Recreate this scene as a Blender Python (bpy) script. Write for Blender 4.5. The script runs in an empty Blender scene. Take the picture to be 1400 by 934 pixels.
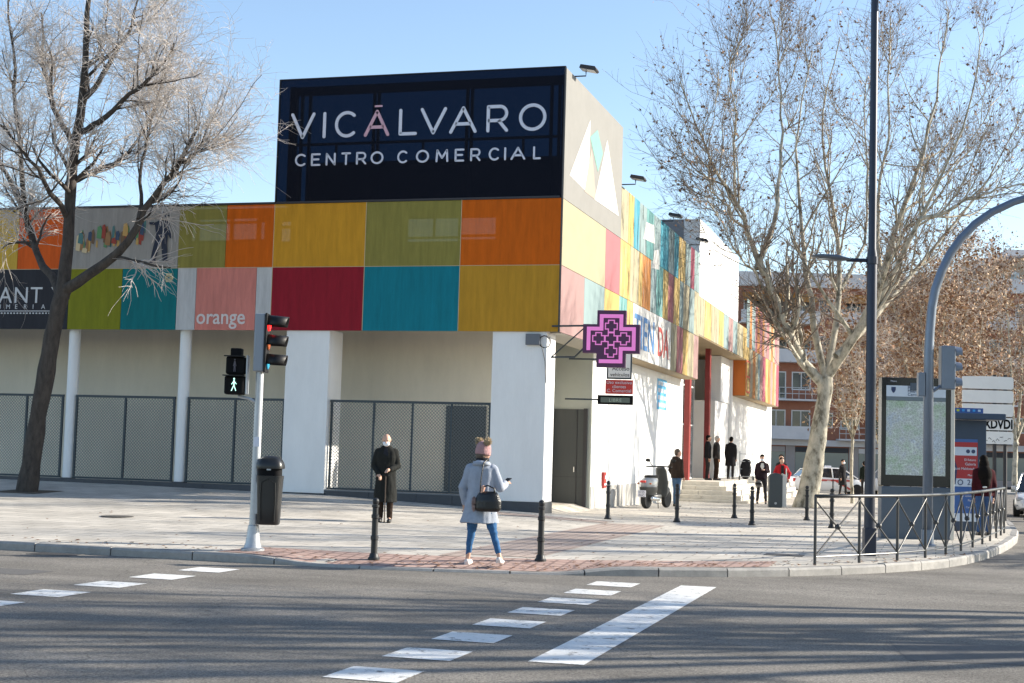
import bpy, bmesh, math, random
import numpy as np
from mathutils import Vector, Matrix, noise as mnoise

# ------------------------------------------------------------------ camera, sky, sun, exposure
# World frame: x runs along the shopping centre's front, y runs back along its side street, z up,
# origin at the building's corner; pavement level near 0.
SC = bpy.context.scene
COL = SC.collection
CAM_POS = Vector((8.44, -32.438, 1.55))
cam_d = bpy.data.cameras.new('camera')
cam = bpy.data.objects.new('camera', cam_d)
COL.objects.link(cam)
cam_d.sensor_width = 36.0
cam_d.lens = 1987.7 / 1400.0 * 36.0
cam_d.clip_start = 0.1
cam_d.clip_end = 3000.0
_yaw, _pitch, _roll = math.radians(16.4368), math.radians(4.259), math.radians(1.6466)
cam.matrix_world = (Matrix.Translation(CAM_POS) @ Matrix.Rotation(_yaw, 4, 'Z')
                    @ Matrix.Rotation(math.radians(90) + _pitch, 4, 'X') @ Matrix.Rotation(_roll, 4, 'Z'))
SC.camera = cam

SUN_AZ, SUN_EL = math.radians(26.0), math.radians(23.5)     # direction towards the sun
world = bpy.data.worlds.new('World')
SC.world = world
world.use_nodes = True
_nt = world.node_tree
_bg = _nt.nodes['Background']
_sky = _nt.nodes.new('ShaderNodeTexSky')
_sky.sky_type = 'NISHITA'
_sky.sun_disc = False
_sky.sun_elevation = SUN_EL
_sky.sun_rotation = math.radians(90) - SUN_AZ
_sky.altitude = 650
_sky.air_density = 1.0
_sky.dust_density = 0.6
_sky.ozone_density = 1.0
_nt.links.new(_sky.outputs[0], _bg.inputs[0])
_bg.inputs[1].default_value = 0.12

sun_d = bpy.data.lights.new('sun', 'SUN')
sun_d.energy = 5.0
sun_d.angle = math.radians(0.53)
sun_d.color = (1.0, 0.92, 0.79)
sun = bpy.data.objects.new('sun', sun_d)
COL.objects.link(sun)
_S = Vector((math.cos(SUN_AZ) * math.cos(SUN_EL), math.sin(SUN_AZ) * math.cos(SUN_EL), math.sin(SUN_EL)))
sun.rotation_euler = (-_S).to_track_quat('-Z', 'Y').to_euler()

SC.view_settings.view_transform = 'Standard'
SC.view_settings.look = 'None'
SC.view_settings.exposure = 1.12
SC.view_settings.gamma = 1.0
SC.view_settings.use_curve_mapping = False
SC.cycles.max_bounces = 8
SC.cycles.transparent_max_bounces = 16

# ------------------------------------------------------------------ materials
def lin(r, g, b):
    f = lambda c: (c / 12.92) if c <= 0.04045 else ((c + 0.055) / 1.055) ** 2.4
    return (f(r / 255), f(g / 255), f(b / 255))

MATS = {}
def mat(name, col, rough=0.6, metal=0.0, var=0.0, scale=3.0, bump=0.0, bscale=40.0, spec=0.5,
        stretch=(1, 1, 1), emit=None, estr=0.0, trans=0.0, coat=0.0, tint=(1, 1, 1)):
    """Principled material: colour varied by noise, fine relief by bump; trans mixes in clear see-through mesh."""
    if name in MATS: return MATS[name]
    m = bpy.data.materials.new(name)
    m.use_nodes = True
    nt = m.node_tree
    b = nt.nodes['Principled BSDF']
    b.inputs['Base Color'].default_value = (*col, 1)
    b.inputs['Roughness'].default_value = rough
    b.inputs['Metallic'].default_value = metal
    b.inputs['Specular IOR Level'].default_value = spec
    if coat: b.inputs['Coat Weight'].default_value = coat
    if emit:
        b.inputs['Emission Color'].default_value = (*emit, 1)
        b.inputs['Emission Strength'].default_value = estr
    if var or bump:
        tc = nt.nodes.new('ShaderNodeTexCoord')
        mp = nt.nodes.new('ShaderNodeMapping')
        mp.inputs['Scale'].default_value = stretch
        nt.links.new(tc.outputs['Object'], mp.inputs['Vector'])
    if var:
        n = nt.nodes.new('ShaderNodeTexNoise')
        n.inputs['Scale'].default_value = scale
        n.inputs['Detail'].default_value = 10
        n.inputs['Roughness'].default_value = 0.74
        nt.links.new(mp.outputs[0], n.inputs['Vector'])
        r = nt.nodes.new('ShaderNodeMapRange')
        r.inputs['From Min'].default_value = 0.3; r.inputs['From Max'].default_value = 0.7
        r.inputs['To Min'].default_value = 1 - var; r.inputs['To Max'].default_value = 1 + var
        nt.links.new(n.outputs['Fac'], r.inputs['Value'])
        mx = nt.nodes.new('ShaderNodeVectorMath'); mx.operation = 'SCALE'
        mx.inputs[0].default_value = col
        nt.links.new(r.outputs[0], mx.inputs['Scale'])
        nt.links.new(mx.outputs[0], b.inputs['Base Color'])
    if bump:
        n2 = nt.nodes.new('ShaderNodeTexNoise')
        n2.inputs['Scale'].default_value = bscale
        n2.inputs['Detail'].default_value = 4
        nt.links.new(mp.outputs[0], n2.inputs['Vector'])
        bp = nt.nodes.new('ShaderNodeBump')
        bp.inputs['Strength'].default_value = bump
        bp.inputs['Distance'].default_value = 0.02
        nt.links.new(n2.outputs['Fac'], bp.inputs['Height'])
        nt.links.new(bp.outputs[0], b.inputs['Normal'])
    if trans:
        t = nt.nodes.new('ShaderNodeBsdfTransparent')
        mix = nt.nodes.new('ShaderNodeMixShader')
        mix.inputs[0].default_value = trans; t.inputs[0].default_value = (*tint, 1)
        nt.links.new(b.outputs[0], mix.inputs[1])
        nt.links.new(t.outputs[0], mix.inputs[2])
        nt.links.new(mix.outputs[0], nt.nodes['Material Output'].inputs['Surface'])
    MATS[name] = m
    return m

def glass_mat(name, tint, rough=0.05, trans=0.25):
    return mat(name, tint, rough, 0.0, spec=1.0, trans=trans)

# ------------------------------------------------------------------ mesh helpers
class MB:
    """Collects boxes, tubes, lathes and prisms; build() links them as one mesh object."""
    def __init__(s): s.v = []; s.f = []
    def add(s, vs, fs):
        o = len(s.v); s.v.extend([tuple(map(float, p)) for p in vs]); s.f.extend([tuple(i + o for i in q) for q in fs]); return s
    def box(s, x0, x1, y0, y1, z0, z1):
        return s.add([(x0,y0,z0),(x1,y0,z0),(x1,y1,z0),(x0,y1,z0),(x0,y0,z1),(x1,y0,z1),(x1,y1,z1),(x0,y1,z1)],
                     [(0,3,2,1),(4,5,6,7),(0,1,5,4),(1,2,6,5),(2,3,7,6),(3,0,4,7)])
    def obox(s, c, ax, ay, az, hx, hy, hz):
        c, ax, ay, az = Vector(c), Vector(ax), Vector(ay), Vector(az)
        vs = [c + ax*hx*i + ay*hy*j + az*hz*k for k in (-1,1) for (i,j) in ((-1,-1),(1,-1),(1,1),(-1,1))]
        return s.add(vs, [(0,3,2,1),(4,5,6,7),(0,1,5,4),(1,2,6,5),(2,3,7,6),(3,0,4,7)])
    def tube(s, pts, r, n=8, cap=True, sx=1.0):
        pts = [Vector(p) for p in pts]
        if not hasattr(r, '__len__'): r = [r] * len(pts)
        vs = []; prev = None
        for i, p in enumerate(pts):
            t = (pts[min(i+1, len(pts)-1)] - pts[max(i-1, 0)]).normalized()
            if prev is None:
                a = Vector((0,0,1)) if abs(t.z) < 0.9 else Vector((0,1,0))
                x = t.cross(a).normalized()
            else:
                x = (prev - t * prev.dot(t)).normalized()
            prev = x; y = t.cross(x)
            for k in range(n):
                a = 2*math.pi*k/n
                vs.append(p + x*math.cos(a)*r[i]*sx + y*math.sin(a)*r[i])
        fs = [(i*n+k, i*n+(k+1)%n, (i+1)*n+(k+1)%n, (i+1)*n+k) for i in range(len(pts)-1) for k in range(n)]
        if cap:
            fs.append(tuple(range(n-1, -1, -1))); fs.append(tuple((len(pts)-1)*n+k for k in range(n)))
        return s.add(vs, fs)
    def lathe(s, prof, c=(0,0,0), n=16):
        vs = []; c = Vector(c)
        for (r, z) in prof:
            for k in range(n):
                a = 2*math.pi*k/n
                vs.append(c + Vector((r*math.cos(a), r*math.sin(a), z)))
        m = len(prof)
        fs = [(i*n+k, i*n+(k+1)%n, (i+1)*n+(k+1)%n, (i+1)*n+k) for i in range(m-1) for k in range(n)]
        fs.append(tuple(range(n-1,-1,-1))); fs.append(tuple((m-1)*n+k for k in range(n)))
        return s.add(vs, fs)
    def prism(s, poly, o, ax, ay, d):
        """polygon (a,b) in the plane o+a*ax+b*ay, extruded along d (full vector)."""
        o, ax, ay, d = Vector(o), Vector(ax), Vector(ay), Vector(d)
        n = len(poly)
        vs = [o + ax*a + ay*b for a, b in poly] + [o + ax*a + ay*b + d for a, b in poly]
        fs = [tuple(range(n-1,-1,-1)), tuple(range(n, 2*n))] + [(i, (i+1)%n, n+(i+1)%n, n+i) for i in range(n)]
        return s.add(vs, fs)
    def ell(s, c, r, n=14, m=9):
        vs = []; c = Vector(c)
        for i in range(m+1):
            th = math.pi * i / m
            for k in range(n):
                a = 2*math.pi*k/n
                vs.append(c + Vector((r[0]*math.sin(th)*math.cos(a), r[1]*math.sin(th)*math.sin(a), r[2]*math.cos(th))))
        fs = [(i*n+k, (i+1)*n+k, (i+1)*n+(k+1)%n, i*n+(k+1)%n) for i in range(m) for k in range(n)]
        return s.add(vs, fs)
    def cone(s, p0, p1, r0, r1, n=12):
        """capsule with round ends"""
        p0, p1 = Vector(p0), Vector(p1); t = (p1-p0)
        L = t.length; t = t/L if L > 1e-6 else Vector((0,0,1))
        pts=[]; rr=[]
        for k in range(4):
            a = math.pi/2*(1-k/4); pts.append(p0 - t*r0*math.sin(a)); rr.append(max(r0*math.cos(a), 1e-3))
        pts += [p0, p1]; rr += [r0, r1]
        for k in range(1,5):
            a = math.pi/2*k/4; pts.append(p1 + t*r1*math.sin(a)); rr.append(max(r1*math.cos(a), 1e-3))
        return s.tube(pts, rr, n)
    def loft(s, rings, n=16, cap=True):
        """rings: (cx,cy,cz,rx,ry[,angle]) ellipses stacked; superellipse-ish torso shapes"""
        vs=[]
        for R in rings:
            cx,cy,cz,rx,ry = R[:5]; an = R[5] if len(R)>5 else 0
            ca, sa = math.cos(an), math.sin(an)
            for k in range(n):
                a = 2*math.pi*k/n
                x, y = rx*math.cos(a), ry*math.sin(a)
                vs.append((cx + x*ca - y*sa, cy + x*sa + y*ca, cz))
        m=len(rings)
        fs=[(i*n+k, i*n+(k+1)%n, (i+1)*n+(k+1)%n, (i+1)*n+k) for i in range(m-1) for k in range(n)]
        if cap: fs.append(tuple(range(n-1,-1,-1))); fs.append(tuple((m-1)*n+k for k in range(n)))
        return s.add(vs, fs)
    def mesh(s, name):
        me = bpy.data.meshes.new(name); me.from_pydata(s.v, [], s.f); me.update(); return me
    def build(s, name, m, parent=None, smooth=False, bevel=0.0, loc=None):
        me = s.mesh(name)
        if m: me.materials.append(m)
        return link(name, me, parent, smooth, bevel, loc)

def link(name, me, parent=None, smooth=False, bevel=0.0, loc=None):
    o = bpy.data.objects.new(name, me); COL.objects.link(o)
    if parent: o.parent = parent
    if loc: o.location = loc
    if smooth:
        me.polygons.foreach_set('use_smooth', [True]*len(me.polygons))
        if smooth == 'angle':
            bm = bmesh.new(); bm.from_mesh(me)
            for e in bm.edges:
                if len(e.link_faces) == 2 and e.calc_face_angle(0) > math.radians(38): e.smooth = False
            bm.to_mesh(me); bm.free()
    if bevel:
        b = o.modifiers.new('bevel', 'BEVEL'); b.width = bevel; b.segments = 2; b.limit_method = 'ANGLE'; b.angle_limit = math.radians(40)
    return o

def tag(o, label, cat, group=None):
    o['label'] = label; o['category'] = cat
    if group: o['group'] = group
    return o
def thing(name, label, cat, loc=(0,0,0), rotz=0.0, group=None):
    o = bpy.data.objects.new(name, None); COL.objects.link(o)
    o.location = loc; o.rotation_euler = (0,0,rotz); o.empty_display_size = 0.2
    return tag(o, label, cat, group)
def struct(o): o['kind'] = 'structure'; return o
def copy_tree(o, parent=None):
    c = o.copy(); COL.objects.link(c)
    if parent: c.parent = parent
    for ch in list(o.children): copy_tree(ch, c)
    return c

def text_mesh(name, s, size, right, up, loc, m, parent=None, align='LEFT', depth=0.004, squeeze=1.0, spacing=1.0, bold=0.0):
    """flat lettering with a little thickness, made from the built-in font"""
    cu = bpy.data.curves.new(name, 'FONT'); cu.body = s; cu.size = size; cu.align_x = align
    cu.extrude = depth; cu.space_character = spacing; cu.offset = bold; cu.resolution_u = 3
    t = bpy.data.objects.new(name, cu); COL.objects.link(t)
    dg = bpy.context.evaluated_depsgraph_get()
    me = bpy.data.meshes.new_from_object(t.evaluated_get(dg))
    bpy.data.objects.remove(t); bpy.data.curves.remove(cu)
    right, up = Vector(right).normalized(), Vector(up).normalized()
    M = Matrix((right*squeeze, up, right.cross(up))).transposed().to_4x4(); M.translation = Vector(loc)
    me.transform(M); me.materials.clear(); me.materials.append(m)
    return link(name, me, parent)

def remesh(mb, name, voxel, m, parent=None, smooth_it=6, fold=0.0, fs=(9, 9, 3)):
    """weld overlapping shapes into one continuous skin"""
    me = mb.mesh(name); o = bpy.data.objects.new(name, me); COL.objects.link(o)
    r = o.modifiers.new('r', 'REMESH'); r.mode = 'VOXEL'; r.voxel_size = voxel; r.use_smooth_shade = True
    if smooth_it:
        sm = o.modifiers.new('s', 'SMOOTH'); sm.iterations = smooth_it; sm.factor = 0.5
    dg = bpy.context.evaluated_depsgraph_get()
    me2 = bpy.data.meshes.new_from_object(o.evaluated_get(dg))
    bpy.data.objects.remove(o); bpy.data.meshes.remove(me)
    if fold:      # creases in the cloth
        nv = len(me2.vertices); co = np.empty(nv*3, np.float32); me2.vertices.foreach_get('co', co); co = co.reshape(-1,3)
        no = np.empty(nv*3, np.float32); me2.vertex_normals.foreach_get('vector', no); no = no.reshape(-1,3)
        from mathutils import noise as mn
        dsp = np.array([mn.noise((p[0]*fs[0], p[1]*fs[1], p[2]*fs[2]+p[0]*4)) + .5*mn.noise((p[0]*fs[0]*2.3+7, p[1]*fs[1]*2.3, p[2]*fs[2]*2.6)) for p in co.tolist()], np.float32)
        co += no*(dsp[:,None]*fold); me2.vertices.foreach_set('co', co.ravel()); me2.update()
    me2.name = name; me2.materials.clear(); me2.materials.append(m)
    me2.polygons.foreach_set('use_smooth', [True]*len(me2.polygons))
    return link(name, me2, parent)

def smoothstep(a, b, x):
    t = min(max((x-a)/(b-a), 0.0), 1.0); return t*t*(3-2*t)
def interp(x, xs, ys): return float(np.interp(x, xs, ys))
# ------------------------------------------------------------------ ground
KERB = [(-60,-13.95),(-8,-13.95),(-4.8,-13.95),(-0.9,-13.95),(1.1,-13.90),(2.3,-13.62),(3.1,-13.38),(3.9,-13.08),(4.74,-12.68),(5.61,-12.15),
        (6.39,-11.50),(7.04,-10.75),(7.61,-9.98),(8.11,-9.15),(8.55,-8.2),(8.86,-7.2),(9.12,-6.1),(9.35,-4.9),(9.62,-3.2),(9.85,-1.4),(10.06,0.7),(10.25,4),(10.38,10),(10.4,46)]
def kerb_v(u): return interp(u, [p[0] for p in KERB[:-1]], [p[1] for p in KERB[:-1]])
def base_z(v): return -0.009*(min(max(v, 6), 36)-6)
def road_z(u, v): return base_z(v) - 0.12
def pave_z(u, v):
    a = interp(u, [-20,-15,-11,-5.5,-2.3,0,1.5], [.43,.42,.40,.33,.2,.10,.03])
    t = min(max((v+12)/12, 0), 1)
    if v > 0: a *= max(0.0, 1-v/4) if u > -0.9 else 1.0
    z = a*t + base_z(v)
    dip = smoothstep(-0.9, 0.3, u)*(1-smoothstep(3.3, 4.4, u))
    if dip > 0 and v < -11: z -= 0.095*dip*(1-smoothstep(0.0, 1.7, v-kerb_v(u)))
    return z

def clip_left(poly, a, b):
    """keep the part of poly on the left of a->b"""
    out = []
    n = len(poly)
    sd = lambda p: (b[0]-a[0])*(p[1]-a[1]) - (b[1]-a[1])*(p[0]-a[0])
    for i in range(n):
        p, q = poly[i], poly[(i+1)%n]; sp, sq = sd(p), sd(q)
        if sp >= 0: out.append(p)
        if sp*sq < 0:
            t = sp/(sp-sq); out.append((p[0]+(q[0]-p[0])*t, p[1]+(q[1]-p[1])*t))
    return out

# asphalt: dark binder, stone grains, worn lighter wheel tracks
def asphalt():
    m = bpy.data.materials.new('asphalt'); m.use_nodes = True; nt = m.node_tree; b = nt.nodes['Principled BSDF']
    tc = nt.nodes.new('ShaderNodeTexCoord')
    def noise(sc, det=4, rough=.6, st=None):
        n = nt.nodes.new('ShaderNodeTexNoise'); n.inputs['Scale'].default_value = sc; n.inputs['Detail'].default_value = det; n.inputs['Roughness'].default_value = rough
        if st:
            mp = nt.nodes.new('ShaderNodeMapping'); mp.inputs['Scale'].default_value = st
            nt.links.new(tc.outputs['Object'], mp.inputs[0]); nt.links.new(mp.outputs[0], n.inputs['Vector'])
        else: nt.links.new(tc.outputs['Object'], n.inputs['Vector'])
        return n
    g = noise(55, 3, .75); w = noise(.35, 5, .6, (1, 2.2, 1))
    ramp = nt.nodes.new('ShaderNodeValToRGB'); ramp.color_ramp.elements[0].position = .30; ramp.color_ramp.elements[1].position = .72
    ramp.color_ramp.elements[0].color = (.062,.058,.053,1); ramp.color_ramp.elements[1].color = (.35,.322,.282,1)
    nt.links.new(g.outputs['Fac'], ramp.inputs[0])
    mr = nt.nodes.new('ShaderNodeMapRange'); mr.inputs['From Min'].default_value=.3; mr.inputs['From Max'].default_value=.7; mr.inputs['To Min'].default_value=.66; mr.inputs['To Max'].default_value=1.22
    nt.links.new(w.outputs['Fac'], mr.inputs['Value'])
    sc = nt.nodes.new('ShaderNodeVectorMath'); sc.operation='SCALE'
    nt.links.new(ramp.outputs[0], sc.inputs[0]); nt.links.new(mr.outputs[0], sc.inputs['Scale'])
    # cracks and tar seams
    vo = nt.nodes.new('ShaderNodeTexVoronoi'); vo.feature='DISTANCE_TO_EDGE'; vo.inputs['Scale'].default_value=.22
    wn = noise(1.3, 3); vm = nt.nodes.new('ShaderNodeVectorMath'); vm.operation='ADD'
    nt.links.new(tc.outputs['Object'], vm.inputs[0]); nt.links.new(wn.outputs['Color'], vm.inputs[1]); nt.links.new(vm.outputs[0], vo.inputs['Vector'])
    cr = nt.nodes.new('ShaderNodeMapRange'); cr.inputs['From Min'].default_value=.0; cr.inputs['From Max'].default_value=.003; cr.inputs['To Min'].default_value=.55; cr.inputs['To Max'].default_value=1
    nt.links.new(vo.outputs['Distance'], cr.inputs['Value'])
    s2 = nt.nodes.new('ShaderNodeVectorMath'); s2.operation='SCALE'; nt.links.new(sc.outputs[0], s2.inputs[0]); nt.links.new(cr.outputs[0], s2.inputs['Scale'])
    nt.links.new(s2.outputs[0], b.inputs['Base Color'])
    b.inputs['Roughness'].default_value = .85; b.inputs['Specular IOR Level'].default_value = .25
    bp = nt.nodes.new('ShaderNodeBump'); bp.inputs['Strength'].default_value=.8; bp.inputs['Distance'].default_value=.012
    g2 = noise(70, 3, .7); nt.links.new(g2.outputs['Fac'], bp.inputs['Height']); nt.links.new(bp.outputs[0], b.inputs['Normal'])
    return m
M_ASPH = asphalt()

def paving(name, c1, c2, mortar, bw, rh, offs, msize, var, bump=.25):
    """slabs laid in courses (joints and tone from a brick pattern), blotched with wear"""
    m = bpy.data.materials.new(name); m.use_nodes = True; nt = m.node_tree; b = nt.nodes['Principled BSDF']
    tc = nt.nodes.new('ShaderNodeTexCoord')
    br = nt.nodes.new('ShaderNodeTexBrick'); br.inputs['Scale'].default_value = 1
    br.inputs['Brick Width'].default_value = bw; br.inputs['Row Height'].default_value = rh; br.inputs['Mortar Size'].default_value = msize
    br.inputs['Color1'].default_value=(*c1,1); br.inputs['Color2'].default_value=(*c2,1); br.inputs['Mortar'].default_value=(*mortar,1)
    br.offset = offs; br.inputs['Bias'].default_value = 0.0
    nt.links.new(tc.outputs['Object'], br.inputs['Vector'])
    n = nt.nodes.new('ShaderNodeTexNoise'); n.inputs['Scale'].default_value=.9; n.inputs['Detail'].default_value=8; n.inputs['Roughness'].default_value=.7
    nt.links.new(tc.outputs['Object'], n.inputs['Vector'])
    mr = nt.nodes.new('ShaderNodeMapRange'); mr.inputs['From Min'].default_value=.3; mr.inputs['From Max'].default_value=.7; mr.inputs['To Min'].default_value=1-var; mr.inputs['To Max'].default_value=1+var*.6
    nt.links.new(n.outputs['Fac'], mr.inputs['Value'])
    sc = nt.nodes.new('ShaderNodeVectorMath'); sc.operation='SCALE'; nt.links.new(br.outputs['Color'], sc.inputs[0]); nt.links.new(mr.outputs[0], sc.inputs['Scale'])
    # spots of gum and oil
    vo = nt.nodes.new('ShaderNodeTexVoronoi'); vo.inputs['Scale'].default_value=1.6; nt.links.new(tc.outputs['Object'], vo.inputs['Vector'])
    sp = nt.nodes.new('ShaderNodeMapRange'); sp.inputs['From Min'].default_value=.03; sp.inputs['From Max'].default_value=.07; sp.inputs['To Min'].default_value=.45; sp.inputs['To Max'].default_value=1
    nt.links.new(vo.outputs['Distance'], sp.inputs['Value'])
    s2 = nt.nodes.new('ShaderNodeVectorMath'); s2.operation='SCALE'; nt.links.new(sc.outputs[0], s2.inputs[0]); nt.links.new(sp.outputs[0], s2.inputs['Scale'])
    nt.links.new(s2.outputs[0], b.inputs['Base Color'])
    b.inputs['Roughness'].default_value=.8; b.inputs['Specular IOR Level'].default_value=.3
    bp = nt.nodes.new('ShaderNodeBump'); bp.inputs['Strength'].default_value=bump; bp.inputs['Distance'].default_value=.006; bp.invert=True
    nt.links.new(br.outputs['Fac'], bp.inputs['Height']); nt.links.new(bp.outputs[0], b.inputs['Normal'])
    return m
M_PAVE = paving('pavement_slabs', (.58,.535,.465), (.47,.435,.38), (.20,.18,.155), .6, .4, .5, .009, .30)
M_TACT = paving('red_button_tiles', (.47,.33,.275), (.42,.285,.24), (.25,.17,.145), .2, .2, 0.0, .022, .2, .8)
M_KERB = mat('kerb_granite', (.29,.28,.265), .8, var=.22, scale=6, bump=.3, bscale=60)
M_FARPAVE = mat('far_pavement', (.40,.385,.36), .85, var=.18, scale=.8)
M_WALLW = mat('white_render', (.77,.77,.76), .8, var=.075, scale=1.4, bump=.15, bscale=25, stretch=(1,1,.25))

# road: one sheet out to the horizon
def grid_sheet(us, vs, zf):
    mb = MB()
    for v in vs:
        for u in us: mb.v.append((u, v, zf(u, v)))
    n = len(us)
    for j in range(len(vs)-1):
        for i in range(n-1): mb.f.append((j*n+i, j*n+i+1, (j+1)*n+i+1, (j+1)*n+i))
    return mb
road = struct(grid_sheet([-900,-60,-20,0,20,60,900], [-600,-60,-20,0,6,15,25,36,60,120,1500], road_z).build('road', M_ASPH))
# pavement: sheet bounded by the kerb line
mb = MB()
outer = [(-60,48)] + [(-60,-13.8)] + [(u, v) for u, v in KERB[1:]]
outer[-1] = (10.4, 46)
us = sorted(set([-60,-40,-25,-20,-18,-16] + [round(-15+.5*i,3) for i in range(53)] + [11.5]))
vs = sorted(set([round(-14+.4*i,3) for i in range(38)] + [2,3,4,5,6,9,12,16,20,25,30,36,42,46]))
def inset(poly, d):
    """shift the open kerb line inward by d"""
    out=[]
    for i,p in enumerate(poly):
        a = poly[max(i-1,0)]; b = poly[min(i+1,len(poly)-1)]
        t = Vector((b[0]-a[0], b[1]-a[1])).normalized()
        out.append((p[0]-t.y*d, p[1]+t.x*d))
    return out
KIN = inset(KERB, 0.14)
def cut_cell(cell, line, kept=True):
    c = cell
    # kerb line is convex as seen from the pavement side on this corner: clip by every segment
    for a, b in zip(line[:-1], line[1:]):
        c = clip_left(c, a, b)
        if len(c) < 3: return []
    return c
for i in range(len(us)-1):
    for j in range(len(vs)-1):
        cell = [(us[i],vs[j]),(us[i+1],vs[j]),(us[i+1],vs[j+1]),(us[i],vs[j+1])]
        c = cut_cell(cell, KIN)
        if len(c) < 3: continue
        mb.add([(u, v, pave_z(u, v)) for u, v in c], [tuple(range(len(c)))])
pavement = struct(mb.build('pavement', M_PAVE))
bm = bmesh.new(); bm.from_mesh(pavement.data); bmesh.ops.remove_doubles(bm, verts=bm.verts, dist=.002); bm.to_mesh(pavement.data); bm.free()
# red button paving: strip behind the dropped kerb and the guide band to the building, 5 mm proud
def patch(name, cells, mm, dz=.005):
    mb = MB()
    for cell in cells:
        c = cut_cell(cell, inset(KERB, .16))
        if len(c) >= 3: mb.add([(u, v, pave_z(u, v)+dz) for u, v in c], [tuple(range(len(c)))])
    o = struct(mb.build(name, mm)); 
    return o
cells = []
for i in range(62):
    u0 = -1.3+.12*i; u1 = u0+.12
    for k in range(8):
        cells.append([(u0, kerb_v(u0)+.1+.16*k),(u1, kerb_v(u1)+.1+.16*k),(u1, kerb_v(u1)+.1+.16*(k+1)),(u0, kerb_v(u0)+.1+.16*(k+1))])
for k in range(27):
    v0 = -12.35+.4*k
    for i in range(4):
        u0 = 1.5+.34*i
        if v0 > kerb_v(u0)+1.38: cells.append([(u0,v0),(u0+.34,v0),(u0+.34,v0+.4),(u0,v0+.4)])
for k in range(8):
    for j in range(2): cells.append([(-1.6+.39*k,-1.55+.4*j),(-1.21+.39*k,-1.55+.4*j),(-1.21+.39*k,-1.15+.4*j),(-1.6+.39*k,-1.15+.4*j)])
M_TACT2 = paving('worn_red_tiles', (.49,.40,.34), (.44,.345,.29), (.28,.22,.19), .2, .2, 0.0, .022, .25, .8)
ns = 62*8
patch('red_tactile_paving', cells[:ns], M_TACT)
patch('worn_red_guide_paving', cells[ns:], M_TACT2)
# kerb stones
kerb = bpy.data.objects.new('kerb', None); COL.objects.link(kerb); kerb['kind'] = 'structure'
dens = []
for (a, b) in zip(KERB[1:-1], KERB[2:]):
    L = math.dist(a, b); k = max(1, int(L/.05))
    dens += [(a[0]+(b[0]-a[0])*i/k, a[1]+(b[1]-a[1])*i/k) for i in range(k)]
dens.append(KERB[-1])
rng = random.Random(4)
i = 0; acc = 0; start = 0
cuts = [0]
for i in range(1, len(dens)):
    acc += math.dist(dens[i-1], dens[i])
    if acc > (1.0 if dens[i][1] > -13.9 else 1.25): cuts.append(i); acc = 0
for a, b in zip(cuts[:-1], cuts[1:]):
    seg = [dens[a + (b-a)*k//4] for k in range(5)]
    seg[0] = tuple(np.array(dens[a])*.994 + np.array(dens[a+1])*.006) ; gap=.0
    d = inset([dens[max(a-1,0)]]+seg+[dens[min(b+1,len(dens)-1)]], .145)[1:-1]
    jit = rng.uniform(-.009,.007)
    mbk = MB(); sec = []
    for k, ((u, v), (u2, v2)) in enumerate(zip(seg, d)):
        if k in (0, 4):      # open joint of 8 mm at both ends
            o = seg[1] if k == 0 else seg[3]; L = max(math.dist((u,v), o), 1e-4); f = .010/L
            du, dv = (o[0]-u)*f, (o[1]-v)*f; u, v, u2, v2 = u+du, v+dv, u2+du, v2+dv
        zt = pave_z(u2, v2)+.004+jit; zb = road_z(u, v)-.1
        n = Vector((u2-u, v2-v, 0)).normalized()*.022
        zt = max(zt, road_z(u,v)+.02)
        mbk.v += [(u,v,zb),(u,v,zt-.03),(u+n.x,v+n.y,zt),(u2,v2,zt),(u2,v2,zb)]
    for k in range(4):
        for q in range(4): mbk.f.append((k*5+q+1, k*5+q, (k+1)*5+q, (k+1)*5+q+1))
    mbk.f += [(0,1,2,3,4), (24,23,22,21,20)]
    mbk.build('kerb_stone', M_KERB, kerb)
# far pavement beyond the cross street, and the one across the side street
def slab(name, x0, x1, y0, y1):
    zb = base_z(y0)
    return struct(MB().box(x0, x1, y0, y1, zb-.3, zb+.005).build(name, M_FARPAVE))
slab('far_pavement', -60, 120, 66, 76)
slab('opposite_pavement', 17.6, 40, -13, 50)
# painted markings
def paint_mat():
    m = mat('road_paint', (.74,.735,.71), .65, var=.12, scale=6, bump=.5, bscale=90)
    nt = m.node_tree; b = nt.nodes['Principled BSDF']; src = b.inputs['Base Color'].links[0].from_socket
    tc = nt.nodes.new('ShaderNodeTexCoord'); n = nt.nodes.new('ShaderNodeTexNoise'); n.inputs['Scale'].default_value = 7; n.inputs['Detail'].default_value = 9; n.inputs['Roughness'].default_value = .78
    nt.links.new(tc.outputs['Object'], n.inputs['Vector'])
    r = nt.nodes.new('ShaderNodeMapRange'); r.inputs['From Min'].default_value = .36; r.inputs['From Max'].default_value = .46
    nt.links.new(n.outputs['Fac'], r.inputs['Value'])
    mx = nt.nodes.new('ShaderNodeMix'); mx.data_type = 'RGBA'; mx.inputs['A'].default_value = (.16,.15,.14,1)
    nt.links.new(r.outputs[0], mx.inputs['Factor']); nt.links.new(src, mx.inputs['B']); nt.links.new(mx.outputs['Result'], b.inputs['Base Color'])
    return m
M_PAINT = paint_mat()
def mark(name, pts, dz=.005):
    mb = MB(); n = len(pts)
    mb.add([(u, v, road_z(u, v)+dz) for u, v in pts], [tuple(range(n))])
    o = mb.build(name, M_PAINT, road); return o
for k in range(9):
    v = -13.86-1.17*k
    mark('crossing_dash', [(4.2,v-.59),(4.77,v-.59),(4.77,v),(4.2,v)])
for k in range(9):
    v = -14.95-1.17*k
    mark('crossing_dash', [(-.94,v-.6),(-.35,v-.6),(-.35,v),(-.94,v)])
mark('stop_line', [(5.33,-21.2),(5.78,-21.18),(5.74,-13.78),(5.29,-13.82)])
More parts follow.
